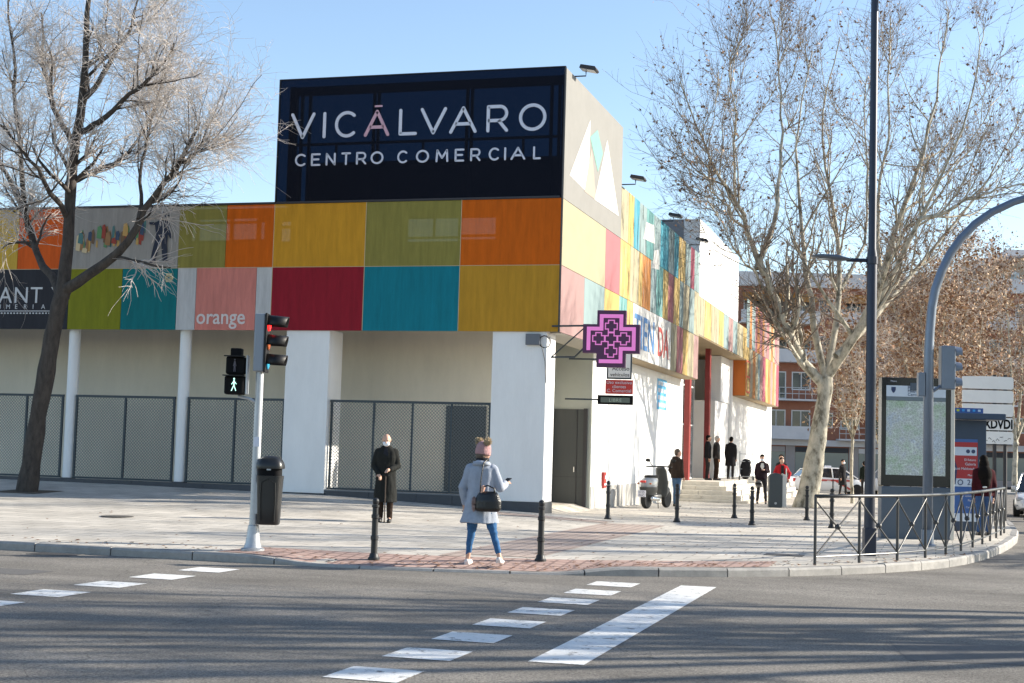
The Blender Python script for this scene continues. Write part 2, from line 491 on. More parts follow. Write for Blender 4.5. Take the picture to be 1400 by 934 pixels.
# drain covers and a manhole lid let into the ground
M_IRON = mat('cast_iron', (.10,.095,.09), .6, .3, var=.3, scale=20, bump=.5, bscale=80)
mbm = MB(); mbm.lathe([(.0,.0),(.28,.0),(.30,.006),(.30,.012),(.27,.010),(.0,.012)], (0,0,0), 24)
manhole = struct(mbm.build('manhole_cover', M_IRON, loc=(-6.2,-8.4,pave_z(-6.2,-8.4))))
drain = struct(MB().box(-.3,.3,-.2,.2,-.05,.008).build('drain_grate', M_IRON, loc=(6.1,-8.9,pave_z(6.1,-8.9))))
# patched asphalt, oil spots and a drain by the kerb
M_PATCH = mat('asphalt_patch', (.115,.11,.105), .9, var=.25, scale=30, bump=.6, bscale=70)
mark('asphalt_patch', [(8.2,-19.6),(10.6,-19.2),(10.4,-17.9),(8.0,-18.3)], .003).data.materials[0] = M_PATCH
mark('asphalt_patch', [(-4.6,-17.2),(-2.1,-17.15),(-2.1,-16.5),(-4.6,-16.55)], .003).data.materials[0] = M_PATCH
gd = struct(MB().box(-.35,.35,-.2,.2,-.05,.007).build('gully_grate', M_IRON, loc=(-3.6,-14.25,road_z(0,-14))))
slots = MB()
for k in range(9): slots.box(-.31+.07*k,-.275+.07*k,-.16,.16,.0072,.0078)
slots.build('slots', mat('slot_black',(.01,.01,.01),.9), gd)
# bare soil pits round the two street trees
M_SOIL = mat('tree_pit_soil', (.11,.085,.06), .95, var=.4, scale=9, bump=.8, bscale=50)
def tree_pit(u, v):
    mb = MB()
    for i in range(4):
        for j in range(4):
            a,b = u-.6+.3*i, v-.6+.3*j
            mb.add([(p,q,pave_z(p,q)+.006) for p,q in ((a,b),(a+.3,b),(a+.3,b+.3),(a,b+.3))],[(0,1,2,3)])
    return struct(mb.build('tree_pit', M_SOIL))
# ------------------------------------------------------------------ the shopping centre
X, Y, Zv = Vector((1,0,0)), Vector((0,1,0)), Vector((0,0,1))
M_BEIGE = mat('beige_render', (.74,.675,.56), .85, var=.10, scale=.8, bump=.1, stretch=(1,1,.3))
M_GREEN = mat('grey_green_render', (.40,.425,.385), .85, var=.06, scale=1)
M_PLINTH = mat('dark_stone_plinth', (.045,.05,.06), .55, var=.2, scale=8)
M_PLINTHL = mat('pale_stone_plinth', (.52,.50,.46), .75, var=.12, scale=5)
M_STEEL = mat('painted_dark_steel', (.030,.045,.055), .55, .0, var=.15, scale=12)
M_STEELD = mat('dark_structure_steel', (.035,.035,.04), .6, .2)
M_ROOF = mat('roof_felt', (.22,.21,.20), .9, var=.15, scale=1)
M_DARK = mat('dark_interior', (.045,.045,.05), .8)
M_SOFF = mat('brown_soffit_board', (.30,.225,.13), .8, var=.12, scale=2)
M_REDST = mat('red_painted_steel', (.235,.022,.020), .45, var=.12, scale=6)
M_DOOR = mat('grey_metal_door', (.045,.052,.055), .5, .15, var=.12, scale=4, stretch=(1,1,.1))
M_STONE = mat('pale_step_granite', (.60,.555,.475), .8, var=.16, scale=4, bump=.2)
M_GLASSD = mat('entrance_glass', (.10,.12,.13), .08, spec=1.0, trans=.25)

sc_b = thing('shopping_centre', 'long two-storey shopping centre clad in patchwork coloured panels with a dark rooftop sign box', 'building', (0,0,0))
# columns' back wall and side walls
MB().box(-60,-1.75,3.2,3.4,-.3,5.3).build('wall', M_BEIGE, sc_b)
MB().box(-1.95,-1.75,3.401,6.1,-.3,5.3).build('wall', M_BEIGE, sc_b)
ent_back = MB().box(-1.72,-.6,6.02,6.098,-.3,5.28).build('service_wall', M_GREEN, sc_b)
MB().box(-.9,-.6,6.101,20.6,.62,5.3).build('side_wall', M_WALLW, sc_b)
MB().box(-.9,-.585,6.099,20.6,-.5,.62).build('side_wall_plinth', M_PLINTHL, sc_b)
MB().box(-.9,-.6,34.0,50.2,-.5,4.6).build('side_wall', M_WALLW, sc_b)
MB().box(-59.9,-.15,.25,20.2,5.32,5.55).build('roof_deck', M_ROOF, sc_b)
MB().box(-59.9,-3.41,20.201,34.0,5.32,5.55).build('roof_deck', M_ROOF, sc_b)
MB().box(-59.9,-.15,34.001,48.0,5.32,5.55).build('roof_deck', M_ROOF, sc_b)
# bare steel rooms behind the fascia: opaque back boards with gaps that let the sky through
M_BOARD = mat('fascia_back_board', (.13,.12,.10), .85)
def board_with_holes(name, x0, x1, z0, z1, y, holes):
    mb = MB(); xs = sorted(set([x0,x1]+[h[0] for h in holes]+[h[1] for h in holes])); zs = sorted(set([z0,z1]+[h[2] for h in holes]+[h[3] for h in holes]))
    for i in range(len(xs)-1):
        for j in range(len(zs)-1):
            cx, cz = (xs[i]+xs[i+1])/2, (zs[j]+zs[j+1])/2
            if any(h[0] < cx < h[1] and h[2] < cz < h[3] for h in holes): continue
            mb.box(xs[i], xs[i+1], y, y+.04, zs[j], zs[j+1])
    return mb.build(name, M_BOARD, sc_b)
board_with_holes('fascia_back_board', -60, -.06, 4.34, 7.40, .35,
    [(-7.30,-7.05,6.55,6.88),(-7.30,-7.05,6.95,7.05),(-3.95,-3.30,6.62,7.06),(-3.25,-2.66,6.62,7.06),(-3.95,-2.66,6.50,6.57),(-2.58,-1.72,6.66,7.06),(-2.58,-1.72,6.54,6.60),
     (-9.58,-8.72,6.60,7.02),(-9.58,-8.72,7.08,7.14),(-9.78,-9.68,6.60,7.05),(-8.62,-7.98,6.62,7.02),(-8.62,-7.98,7.08,7.15),(-7.86,-7.76,6.62,7.04)])
board_with_holes('sign_back_board', -7.28, -.06, 7.46, 8.62, .9, [(-7.15,-6.95,7.6,8.62)])
# sign box frame: posts and rails behind the dark mesh
fr = MB()
for x in (-7.0,-6.78,-5.05,-4.93,-2.62,-2.50,-.50,-.30): fr.box(x-.035,x+.035,.62,.69,7.46,10.5)
fr.box(-7.28,-.06,.55,.75,10.30,10.49); fr.box(-7.28,-.06,.6,.66,9.00,9.06); fr.box(-7.28,-7.12,.5,.7,7.46,10.49); fr.box(-.2,-.06,.5,.7,7.46,10.49)
fr.box(-6.05,-6.0,.6,.66,8.62,9.0); fr.box(-3.75,-3.7,.6,.66,8.62,9.0); fr.box(-1.2,-1.15,.6,.66,8.62,9.0)
for y in (2.2,4.3,6.3):
    fr.box(-.35,-.27,y-.04,y+.04,5.5,10.45)
fr.build('sign_frame', M_STEELD, sc_b)

# ---- front cladding: printed mesh banners stretched on frames, each one a panel
def mesh_banner(name, col, trans=.17, weave=True, printed=None):
    m = mat('banner_'+name, col, .75, 0, var=.20, scale=2.2, spec=.2, trans=trans, stretch=(3.0,1,.35), bump=.9, bscale=1.6)
    return m
def panel(x0, x1, z0, z1, m, y=0.0, th=.03, name='panel', gap=.006):
    return MB().box(x0+gap, x1-gap, y, y+th, z0+gap, z1-gap).build(name, m, sc_b)
P_YEL = mesh_banner('ochre', (.61,.305,.026)); P_GRN = mesh_banner('moss', (.265,.235,.058)); P_ORG = mesh_banner('orange', (.62,.125,.006))
P_RED = mesh_banner('crimson', (.25,.010,.022), .02); P_TEA = mesh_banner('teal', (.004,.17,.22), .02); P_YEL2 = mesh_banner('ochre_low', (.45,.235,.022), .02)
P_OLV = mesh_banner('olive', (.20,.205,.014), .02); P_TEA2 = mesh_banner('deep_teal', (.004,.15,.165), .02); P_WHT = mesh_banner('dirty_white', (.48,.48,.48), .02)
P_PNK = mesh_banner('salmon', (.56,.20,.165), .02); P_BLK = mesh_banner('charcoal', (.030,.030,.036), .0); P_GRY = mesh_banner('pale_grey_print', (.30,.285,.265), .0)
P_FIRE = mesh_banner('flame_orange', (.62,.10,.012), .0); P_GOLD = mesh_banner('gold', (.55,.34,.05), .0)
ZA, ZB, ZC, ZD = 4.30, 5.862, 7.435, 10.535
for (a,b,z0,z1,m) in [(-2.47,-.02,ZB,ZC,P_ORG),(-4.90,-2.47,ZB,ZC,P_GRN),(-7.33,-4.90,ZB,ZC,P_YEL),
                      (-2.47,-.02,ZA,ZB,P_YEL2),(-4.90,-2.47,ZA,ZB,P_TEA),(-7.33,-4.90,ZA,ZB,P_RED),
                      (-8.63,-7.33,ZB,ZC,P_ORG),(-9.95,-8.63,ZB,ZC,P_GRN),(-13.04,-9.95,ZB,ZC,P_GRY),(-14.62,-13.04,ZB,ZC,P_FIRE),(-17.2,-14.62,ZB,ZC,P_GOLD),
                      (-7.75,-7.33,ZA,ZB,P_WHT),(-9.40,-7.75,ZA,ZB,P_PNK),(-9.93,-9.40,ZA,ZB,P_WHT),(-11.50,-9.93,ZA,ZB,P_TEA2),(-13.04,-11.50,ZA,ZB,P_OLV),(-17.2,-13.04,ZA,ZB,P_BLK)]:
    panel(a,b,z0,z1,m)
# the mesh weave shows as a coarse print texture, dirt runs below the rails
edge = mat('banner_edge_piping', (.50,.40,.24), .6)
pi = MB()
for x in (-2.47,-4.90,-7.33): pi.box(x-.007,x+.007,-.006,.004,ZA,ZC)
pi.box(-7.33,-.02,-.007,.003,ZB-.006,ZB+.006); pi.box(-60,-7.33,-.007,.003,ZB-.006,ZB+.006)
pi.build('panel_piping', edge, sc_b)
MB().box(-60,-.06,-.02,.25,ZC+.002,ZC+.05).build('roof_flashing', M_STEELD, sc_b).data.materials[0] = M_STEELD
M_SIGN = mat('navy_sign_mesh', (.006,.0075,.014), .7, spec=.1, trans=.15, tint=(.32,.62,.95))
sign = MB().box(-7.31,-.03,-.012,.006,ZC+.02,ZD).build('sign_panel', M_SIGN, sc_b)
se = MB(); se.box(-7.335,-7.312,-.02,.05,ZC,ZD+.02); se.box(-7.312,-.03,-.02,.05,ZD+.002,ZD+.022); se.build('sign_edge', M_STEELD, sc_b)
MB().box(-.028,.0,-.015,.06,ZA,ZD+.022).build('corner_edge_strip', mat('black_corner_strip',(.02,.02,.022),.4), sc_b)
# ---- letters of the sign: rounded strokes
def arc(cx, cy, rx, ry, a0, a1, n=22): return [(cx+rx*math.cos(math.radians(a0+(a1-a0)*i/n)), cy+ry*math.sin(math.radians(a0+(a1-a0)*i/n))) for i in range(n+1)]
GLY = {'V': [[(0,1),(.5,0),(1,1)]], 'I': [[(.5,0),(.5,1)]], 'C': [arc(.55,.5,.55,.5,48,312)], 'A': [[(0,0),(.5,1),(1,0)],[(.19,.33),(.81,.33)]],
       'L': [[(0,1),(0,0),(1,0)]], 'R': [[(0,0),(0,1),(.55,1)]+arc(.6,.71,.36,.29,90,-90,12)+[(0,.42)],[(.55,.42),(.98,0)]],
       'O': [arc(.5,.5,.5,.5,0,360,36)], 'E': [[(1,1),(0,1),(0,0),(1,0)],[(0,.52),(.85,.52)]], 'N': [[(0,0),(0,1),(1,0),(1,1)]],
       'T': [[(0,1),(1,1)],[(.5,1),(.5,0)]], 'M': [[(0,0),(0.06,1),(.5,.3),(.94,1),(1,0)]]}
M_LET = mat('white_letter', (.62,.64,.72), .5); M_LETP = mat('pale_pink_letter', (.60,.36,.42), .5)
def stroke_letter(ch, x0, x1, z0, z1, w, m, bar=False):
    mb = MB()
    for st in GLY[ch]:
        pts = [Vector((x0+w/2+(x1-x0-w)*a, -.016, z0+w/2+(z1-z0-w)*b)) for a, b in st]
        # resample corners so that tubes keep their width
        for p, q in zip(pts[:-1], pts[1:]):
            d = q-p
            if d.length < 1e-5: continue
            t = d.normalized(); n = Vector((-t.z, 0, t.x))
            mb.obox((p+q)/2, t, n, Y, d.length/2, w/2, .010)
        for k, p in enumerate(pts): mb.prism([(w/2*math.cos(a*math.pi/5)*.995, w/2*math.sin(a*math.pi/5)*.995) for a in range(10)], p-Y*(.0096-.00005*(k%3)), X, Zv, Y*.019)
    if bar: 
        cx=(x0+x1)/2; mb.obox((cx+.03,-.016,z1+.09), X, Zv, Y, .10, .022, .010)
    return mb.build('letter', m, sign)
for ch, a, b in [('V',-6.98,-6.33),('I',-6.14,-6.02),('C',-5.8,-5.22),('A',-5.03,-4.37),('L',-4.13,-3.66),('V',-3.58,-2.91),('A',-2.84,-2.15),('R',-1.91,-1.36),('O',-1.11,-.44)]:
    pink = (ch == 'A' and a == -5.03)
    stroke_letter(ch, a, b, 9.035, 9.69, .078, M_LETP if pink else M_LET, pink)
for ch, a, b in [('C',-6.83,-6.53),('E',-6.4,-6.15),('N',-6.01,-5.75),('T',-5.6,-5.35),('R',-5.21,-4.94),('O',-4.83,-4.5),('C',-4.14,-3.87),('O',-3.66,-3.33),('M',-3.16,-2.84),('E',-2.68,-2.44),
                 ('R',-2.29,-2.03),('C',-1.83,-1.56),('I',-1.46,-1.39),('A',-1.29,-.93),('L',-.74,-.55)]:
    stroke_letter(ch, a, b, 8.355, 8.665, .046, M_LET)
# ---- lettering and prints of the wing
M_TXT = mat('white_print', (.55,.55,.56), .6); M_TXTD = mat('faded_white_print', (.62,.56,.55), .6)
text_mesh('lettering', 'orange', .53, X, Zv, (-9.36,-.008,4.46), M_TXTD, sc_b, squeeze=.92, depth=.003, bold=.006)
text_mesh('lettering', 'ANT', .60, X, Zv, (-15.12,-.008,4.985), M_TXT, sc_b, depth=.003, squeeze=1.02, spacing=1.1)
text_mesh('lettering', 'Y', .60, X, Zv, (-13.56,-.008,4.985), M_TXT, sc_b, depth=.003)
for k_, ch_ in enumerate('UMERIA'): text_mesh('letter', ch_, .17, X, Zv, (-15.15+.265*k_,-.008,4.83), M_TXT, sc_b, depth=.003)
ln = MB(); ln.box(-16,-13.55,-.009,-.003,4.765,4.785)
for k in range(22): ln.box(-15.6+.095*k,-15.55+.095*k,-.009,-.003,4.70,4.735)
ln.build('printed_line', M_TXT, sc_b)
# mural: patches of painted figures and a walking silhouette with a hat
rng = random.Random(11)
cols = [lin(120,90,60),lin(60,95,95),lin(150,120,70),lin(70,110,75),lin(120,50,40),lin(45,60,80),lin(165,150,120),lin(90,70,50)]
mm = [mat('mural_%d'%i, tuple(min(1,c*1.6) for c in cc), .8) for i, cc in enumerate(cols)]
for i in range(46):
    x = rng.uniform(-12.9,-10.95); h = rng.uniform(.10,.42); z = 6.25 + .25*(x+12.9)/2 + rng.uniform(0,.35); w = rng.uniform(.05,.17)
    poly = [(-w/2,0),(w*.4,-.03),(w/2,h*.6),(w*.2,h),(-w*.35,h*.9)]
    MB().prism(poly, (x,-.004-.0006*i,z), X, Zv, Y*.003).build('mural_patch', mm[i%8], sc_b)
M_SIL = mat('mural_silhouette', (.018,.024,.045), .8)
sil = [(.0,0),(.16,0),(.24,.45),(.30,.50),(.36,.05),(.50,.02),(.50,.07),(.46,.5),(.48,.72),(.54,.62),(.60,.60),(.60,.66),(.54,.78),(.52,1.02),(.40,1.10),(.40,1.16),(.52,1.19),(.42,1.23),(.38,1.29),(.28,1.29),(.24,1.22),(.10,1.17),(.25,1.15),(.26,1.09),(.12,1.03),(-.08,1.04),(-.08,.98),(.10,.96),(.15,.70),(.08,.40)]
MB().prism(sil, (-10.72,-.036,6.0), X, Zv, Y*.004).build('mural_figure', M_SIL, sc_b)
lg = MB(); 
for a in range(6): lg.obox((-10.17+.075*math.cos(a*1.05),-.006,5.62+.075*math.sin(a*1.05)), X, Zv, Y, .045, .045, .003)
lg.build('logo_flower', mat('pale_gold_print',(.50,.45,.26),.7), sc_b)

# ---- side cladding
def sidepanel(y0, y1, z0, z1, m, name='panel', x=0.0):
    return MB().box(x-.03, x, y0+.006, y1-.006, z0+.006, z1-.006).build(name, m, sc_b)
S_ = lambda n, c: mat('side_'+n, c, .75, var=.06, scale=1.5, spec=.2)
sG = S_('grey', (0.214,0.210,0.197)); sLY = S_('cream_yellow',(0.311,0.277,0.185)); sPK = S_('pink',(0.315,0.121,0.131)); sPL=S_('pale_pink',(0.286,0.181,0.172)); sLB = S_('pale_blue',(0.197,0.265,0.269)); sYE = S_('warm_yellow',(0.402,0.286,0.103))
sBL = S_('sky_blue',(0.044,0.220,0.289)); sOR = S_('apricot',(0.416,0.173,0.048)); sWH = S_('white',(0.521,0.512,0.487)); sTE = S_('sea_green',(0.110,0.257,0.250)); sRO = S_('rose',(0.260,0.053,0.085))
W3 = [0.0,2.36,4.62,6.45]
sidepanel(0.0,6.45,ZC,ZD,sG,'sign_side')
sidepanel(W3[0],W3[2],ZB,ZC,sLY); sidepanel(W3[2],W3[3],ZB,ZC,sPK)
sidepanel(W3[0],W3[1],ZA,ZB,sPL); sidepanel(W3[1],W3[2],ZA,ZB,sLB); sidepanel(W3[2],W3[3],ZA,ZB,sYE)
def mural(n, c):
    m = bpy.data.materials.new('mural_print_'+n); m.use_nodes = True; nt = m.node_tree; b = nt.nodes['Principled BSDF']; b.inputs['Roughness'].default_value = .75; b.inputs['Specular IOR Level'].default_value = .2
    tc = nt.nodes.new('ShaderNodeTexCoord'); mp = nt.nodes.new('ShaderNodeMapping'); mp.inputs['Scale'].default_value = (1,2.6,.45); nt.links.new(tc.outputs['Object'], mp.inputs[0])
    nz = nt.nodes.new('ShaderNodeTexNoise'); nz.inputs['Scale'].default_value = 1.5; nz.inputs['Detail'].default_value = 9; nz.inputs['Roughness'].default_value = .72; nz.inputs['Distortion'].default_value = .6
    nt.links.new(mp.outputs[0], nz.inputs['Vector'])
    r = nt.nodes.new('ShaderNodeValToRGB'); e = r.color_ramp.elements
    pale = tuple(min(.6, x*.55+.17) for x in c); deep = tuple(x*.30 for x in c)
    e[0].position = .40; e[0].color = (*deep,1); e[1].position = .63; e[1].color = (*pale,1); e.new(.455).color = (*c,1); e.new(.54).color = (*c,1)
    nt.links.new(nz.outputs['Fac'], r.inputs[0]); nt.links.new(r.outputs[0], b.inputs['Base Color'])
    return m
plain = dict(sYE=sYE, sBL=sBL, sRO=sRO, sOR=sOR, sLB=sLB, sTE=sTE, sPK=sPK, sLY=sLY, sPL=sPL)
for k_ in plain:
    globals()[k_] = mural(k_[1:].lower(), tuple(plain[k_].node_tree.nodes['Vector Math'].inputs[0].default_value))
ZT = 8.90
def course(edges, z0, z1, ms):
    for (a, b), m in zip(zip(edges[:-1], edges[1:]), ms): sidepanel(a, b, z0, z1, m)
rs = random.Random(23)
def strips(y0, y1, z0, z1, pal, wmin, wmax):
    ed = [y0]
    while ed[-1] < y1-wmax: ed.append(ed[-1]+rs.uniform(wmin, wmax))
    ed.append(y1); last = None; ms_ = []
    for _ in ed[1:]:
        c = rs.choice([q for q in pal if q is not last]); ms_.append(c); last = c
    course(ed, z0, z1, ms_)
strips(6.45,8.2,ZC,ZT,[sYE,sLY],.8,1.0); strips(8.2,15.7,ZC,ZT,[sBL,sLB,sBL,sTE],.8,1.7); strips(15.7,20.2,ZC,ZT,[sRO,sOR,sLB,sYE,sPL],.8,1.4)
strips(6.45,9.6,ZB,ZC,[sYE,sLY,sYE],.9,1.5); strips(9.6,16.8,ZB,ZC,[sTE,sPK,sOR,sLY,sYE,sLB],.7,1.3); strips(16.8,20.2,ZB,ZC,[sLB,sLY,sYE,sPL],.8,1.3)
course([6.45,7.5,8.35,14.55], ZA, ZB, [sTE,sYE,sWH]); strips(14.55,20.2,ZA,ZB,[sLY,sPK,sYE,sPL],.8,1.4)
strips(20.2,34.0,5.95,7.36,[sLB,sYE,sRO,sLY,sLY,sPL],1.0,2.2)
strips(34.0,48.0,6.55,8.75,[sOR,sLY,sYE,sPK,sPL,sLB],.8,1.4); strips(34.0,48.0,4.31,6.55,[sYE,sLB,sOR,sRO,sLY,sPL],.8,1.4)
# cladding of the white rooftop block over the entrance
MB().box(-4.5,-.02,20.22,31.0,7.38,10.2).build('roof_block', M_WALLW, sc_b)
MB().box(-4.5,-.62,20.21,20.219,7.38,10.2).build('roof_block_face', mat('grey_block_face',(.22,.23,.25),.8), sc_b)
# white streak painting and pieces on the blue panels
for (a,b,z0,z1) in [(9.6,11.4,7.9,8.55),(11.0,12.2,7.2,7.9)]:
    MB().prism([(a,z0),(b,z0+.1),(b-.2,z1),(a+.4,z1-.1)], (.0,0,0), Y, Zv, X*.004).build('painted_patch', sWH, sc_b)
# logo of triangles on the sign's side
def tri(pts, m, dx=.004):
    return MB().prism(pts, (0.0005,0,0), Y, Zv, X*dx).build('logo_triangle', m, sc_b)
tri([(.60,8.08),(2.50,7.98),(2.55,9.85)], sWH, .003); 
tri([(2.10,7.96),(3.40,7.96),(2.75,9.2)], S_('blush',(.33,.28,.235)), .0045)
tri([(2.56,9.42),(3.36,9.78),(4.02,9.3),(3.5,8.72)], S_('mint',(.16,.33,.28)), .0055)
tri([(3.2,7.95),(6.1,8.0),(4.48,9.76)], sWH, .007)
# white banner with letters
M_BLUE = mat('blue_letter',(.06,.19,.42),.6,var=.4,scale=2.5); M_REDL = mat('red_letter',(.45,.06,.05),.6,var=.3,scale=2.5)
text_mesh('lettering','TIEN',1.4, Y, Zv, (.006,8.55,4.62), M_BLUE, sc_b, squeeze=1.05, depth=.004, bold=.012)
text_mesh('lettering','DA',1.3, Y, Zv, (.006,12.2,4.62), M_REDL, sc_b, squeeze=1.05, depth=.004, bold=.012)
# soffits and flashing of the side
MB().box(-.60,-.03,6.2,20.2,4.29,4.32).build('soffit', M_SOFF, sc_b)
MB().box(-.60,-.03,34.0,48.0,4.29,4.318).build('soffit', M_SOFF, sc_b)
so = MB(); so.box(-.85,-.03,.3,6.2,4.29,4.32); so.build('soffit', mat('pale_soffit',(.4,.38,.33),.8), sc_b)
so = MB(); so.box(-3.2,-.03,20.2,34.0,5.92,5.95); so.build('soffit', M_SOFF, sc_b)
MB().box(-.62,-.035,20.15,20.2,4.31,5.95).build('cladding_return', M_WALLW, sc_b)
MB().box(-.62,-.035,34.0,34.05,4.31,5.95).build('cladding_return', S_('orange_return',(.45,.13,.03)), sc_b)
# blue notice on the side wall
nt_ = MB()
nb = MB().box(-.598,-.590,15.5,17.2,3.05,4.08).build('blue_notice', mat('notice_blue',(.10,.42,.72),.6), sc_b)
for k in range(4):
    for j in range(3): nt_.box(-.589,-.586,15.62+.52*j,16.02+.52*j,3.14+.24*k,3.28+.24*k)
nt_.build('notice_print', M_LET, nb)
# entrance: recess with red posts, glazing and a white kiosk wall
MB().box(-3.4,-3.2,20.6,34.0,.5,5.95).build('entrance_back_wall', mat('cream_entrance_wall',(.62,.58,.50),.8,var=.05), sc_b)
MB().box(-3.2,-.9,20.6,20.8,.5,5.95).build('entrance_side_wall', M_WALLW, sc_b)
MB().box(-3.2,-.6,33.8,34.0,.5,5.95).build('entrance_side_wall', M_WALLW, sc_b)
MB().box(-2.2,-.75,29.6,33.78,.6,3.9).build('kiosk_wall', M_WALLW, sc_b)
MB().box(-1.3,-.7,30.9,33.79,3.92,5.9).build('kiosk_upper', M_WALLW, sc_b)
MB().box(-.78,-.58,22.0,22.35,.6,4.9).build('red_post', M_REDST, sc_b)
MB().box(-.78,-.58,26.9,27.25,.6,5.92).build('red_post', M_REDST, sc_b)
g = MB().box(-1.25,-1.22,22.4,26.9,.6,5.9).build('glazing', M_GLASSD, sc_b)
gf = MB()
for y in (22.4,23.9,25.4,26.85): gf.box(-1.28,-1.19,y-.03,y+.03,.6,5.9)
for z in (.62,2.75,4.3,5.86): gf.box(-1.277,-1.193,22.43,26.82,z-.03,z+.03)
gf.build('glazing_frame', mat('white_frame',(.72,.72,.70),.5), sc_b)
wf = MB(); 
for y in (34.06,35.3): wf.box(-.02,.012,y-.05,y+.05,4.5,5.9)
for z in (4.5,5.2,5.9): wf.box(-.02,.0115,34.06,35.3,z-.04,z+.04)
wf.build('red_window_frame', mat('red_orange_frame',(.50,.075,.03),.5), sc_b)
# floor under the arcade, plinths, pillars, columns
MB().box(-60,-1.78,.14,3.2,-.3,.44).build('arcade_floor', M_PLINTHL, sc_b)
pl = MB()
xs = [-60,-17,-15,-13,-11,-9,-7.0]
for a, b in zip(xs[:-1], xs[1:]): pl.box(a+.004,b-.004,.06,.139,-.2,.50)
pl.build('plinth', M_PLINTH, sc_b)
pl = MB()
for a, b in ((-5.74,-4.6),(-4.6,-3.4),(-3.4,-2.5),(-2.5,-1.63)): pl.box(a+.004,b-.004,.06,.139,-.2,.44)
pl.build('plinth', M_PLINTH, sc_b)
MB().box(-5.76,-1.62,.05,.3,.442,.47).build('plinth_cap', mat('grey_cap',(.16,.17,.18),.6), sc_b)
def pillar(x0, x1, d, zb):
    MB().box(x0,x1,.05,.05+d,zb,ZA+.03).build('pillar', M_WALLW, sc_b, bevel=.012)
    MB().box(x0+.01,x1+.014,.038,.05+d+.01,-.3,zb).build('pillar_base', M_PLINTH if x1 < -1 else M_PLINTH, sc_b)
pillar(-6.90,-5.76,.83,.37); pillar(-1.62,-.30,.80,.36)
def round_col(x):
    mb = MB(); mb.lathe([(.145,.52),(.145,4.33)], (x,.30,0), 24)
    c = mb.build('column', M_WALLW, sc_b, smooth='angle')
    MB().lathe([(.19,.2),(.19,.515)], (x,.30,0), 24).build('column_base', M_PLINTH, sc_b, smooth='angle')
round_col(-12.98); round_col(-9.78); round_col(-16.2)
# doors
dr = MB().box(-1.64,-.80,5.985,6.018,-.1,2.70).build('service_door', M_DOOR, sc_b)
dd = MB(); dd.box(-1.64,-.80,5.98,5.984,.86,.875); dd.box(-.99,-.975,5.97,5.984,-.1,2.7); dd.box(-.80,-.70,5.95,6.017,-.1,2.72); dd.box(-1.7,-1.64,5.95,6.017,-.1,2.72); dd.build('door_frame', M_STEELD, dr)
MB().box(-1.05,-1.02,5.93,5.984,1.0,1.14).build('door_handle', mat('steel_handle',(.5,.5,.5),.35,.9), dr)
dr2 = MB().box(-3.78,-2.70,3.15,3.198,.44,2.64).build('recessed_door', M_DOOR, sc_b)
# red extinguisher cabinet sign on the side wall
hy = thing('hydrant_box', 'small red hydrant box low on the white side wall', 'hydrant box', (-.6,7.6,.56))
MB().box(.0,.07,-.16,.16,0,.44).build('cabinet', mat('hydrant_red',(.45,.03,.02),.45), hy, bevel=.012)
hm = MB(); hm.lathe([(.06,0),(.06,.006)],(0,0,0),16); o = hm.build('dial', M_LET, hy); o.location=(.071,0,.30); o.rotation_euler=(0,math.radians(90),0)
MB().box(.0712,.075,-.10,.10,.07,.13).build('plate', M_LET, hy)
# steps
stp = thing('entrance_steps', 'pale granite steps and landing climbing to the entrance of the shopping centre', 'steps', (0,0,0))
zt = .60; zg = -.25
for k in range(5):
    o_ = .30*(4-k) ; z1 = zg+.05 + (zt-zg-.05)*(k+1)/5
    bx0, bx1, by0, by1 = -1.2, .75+o_, 21.0-o_, 40.0+o_
    z0 = z1-.17 if k else -.6
    mbk = MB()
    st = thing  # individual tread stones
    if k < 4:
        y = by0
        # front run
        n = max(2, int((bx1-bx0)/1.0)); 
        for i in range(n): MB().box(bx0+(bx1-bx0)*i/n+.004, bx0+(bx1-bx0)*(i+1)/n-.004, by0, by0+.34, z0-.02, z1).build('step_stone', M_STONE, stp, bevel=.012)
        n = 14
        for i in range(n):
            a, b = by0+.345+(by1-by0-.345)*i/n, by0+.345+(by1-by0-.345)*(i+1)/n
            MB().box(bx1-.34, bx1, a+.004, b-.004, z0-.02, z1).build('step_stone', M_STONE, stp, bevel=.012)
    else:
        MB().box(-3.3, bx1, by0, 40, z0-.02, z1).build('landing', M_STONE, stp, bevel=.012)
# ------------------------------------------------------------------ mesh fences of the arcade
M_MESH = mat('fence_mesh_wire', (.17,.19,.20), .5, .2)
def mesh_fence(x0, x1, posts, z0, z1, label, fine=.082):
    t = thing('mesh_fence', label, 'fence', (x0,.22,z0), 0, 'mesh fences between the columns of the arcade')
    L, H = x1-x0, z1-z0
    for p in posts: MB().box(p-x0-.025,p-x0+.025,-.025,.025,0,H-.06).build('post', M_STEEL, t)
    MB().box(0,L,-.03,.03,H-.058,H).build('top_rail', M_STEEL, t)
    MB().box(0,L,-.028,.028,-.045,-.002).build('bottom_rail', M_STEEL, t)
    mb = MB(); w = .0115; h = H-.06
    for sgn, yy in ((1,-.006),(-1,.006)):
        n = int((L+h)/fine)+1
        for i in range(n+1):
            c = i*fine - (h if sgn > 0 else 0)
            # x = c + sgn*z for z in 0..h, clipped to 0..L
            za, zb = 0, h
            if sgn > 0: za = max(za, -c); zb = min(zb, L-c)
            else: za = max(za, c-L); zb = min(zb, c)
            if zb-za < .01: continue
            xa, xb = c+sgn*za, c+sgn*zb
            q = w*1.414
            mb.add([(xa-q/2,yy,za),(xa+q/2,yy,za),(xb+q/2,yy,zb),(xb-q/2,yy,zb)],[(0,1,2,3)])
            mb.add([(xa,yy-w/2,za),(xa,yy+w/2,za),(xb,yy+w/2,zb),(xb,yy-w/2,zb)],[(0,1,2,3)])
    o = mb.build('mesh', M_MESH, t); o['kind'] = 'stuff'
    return t
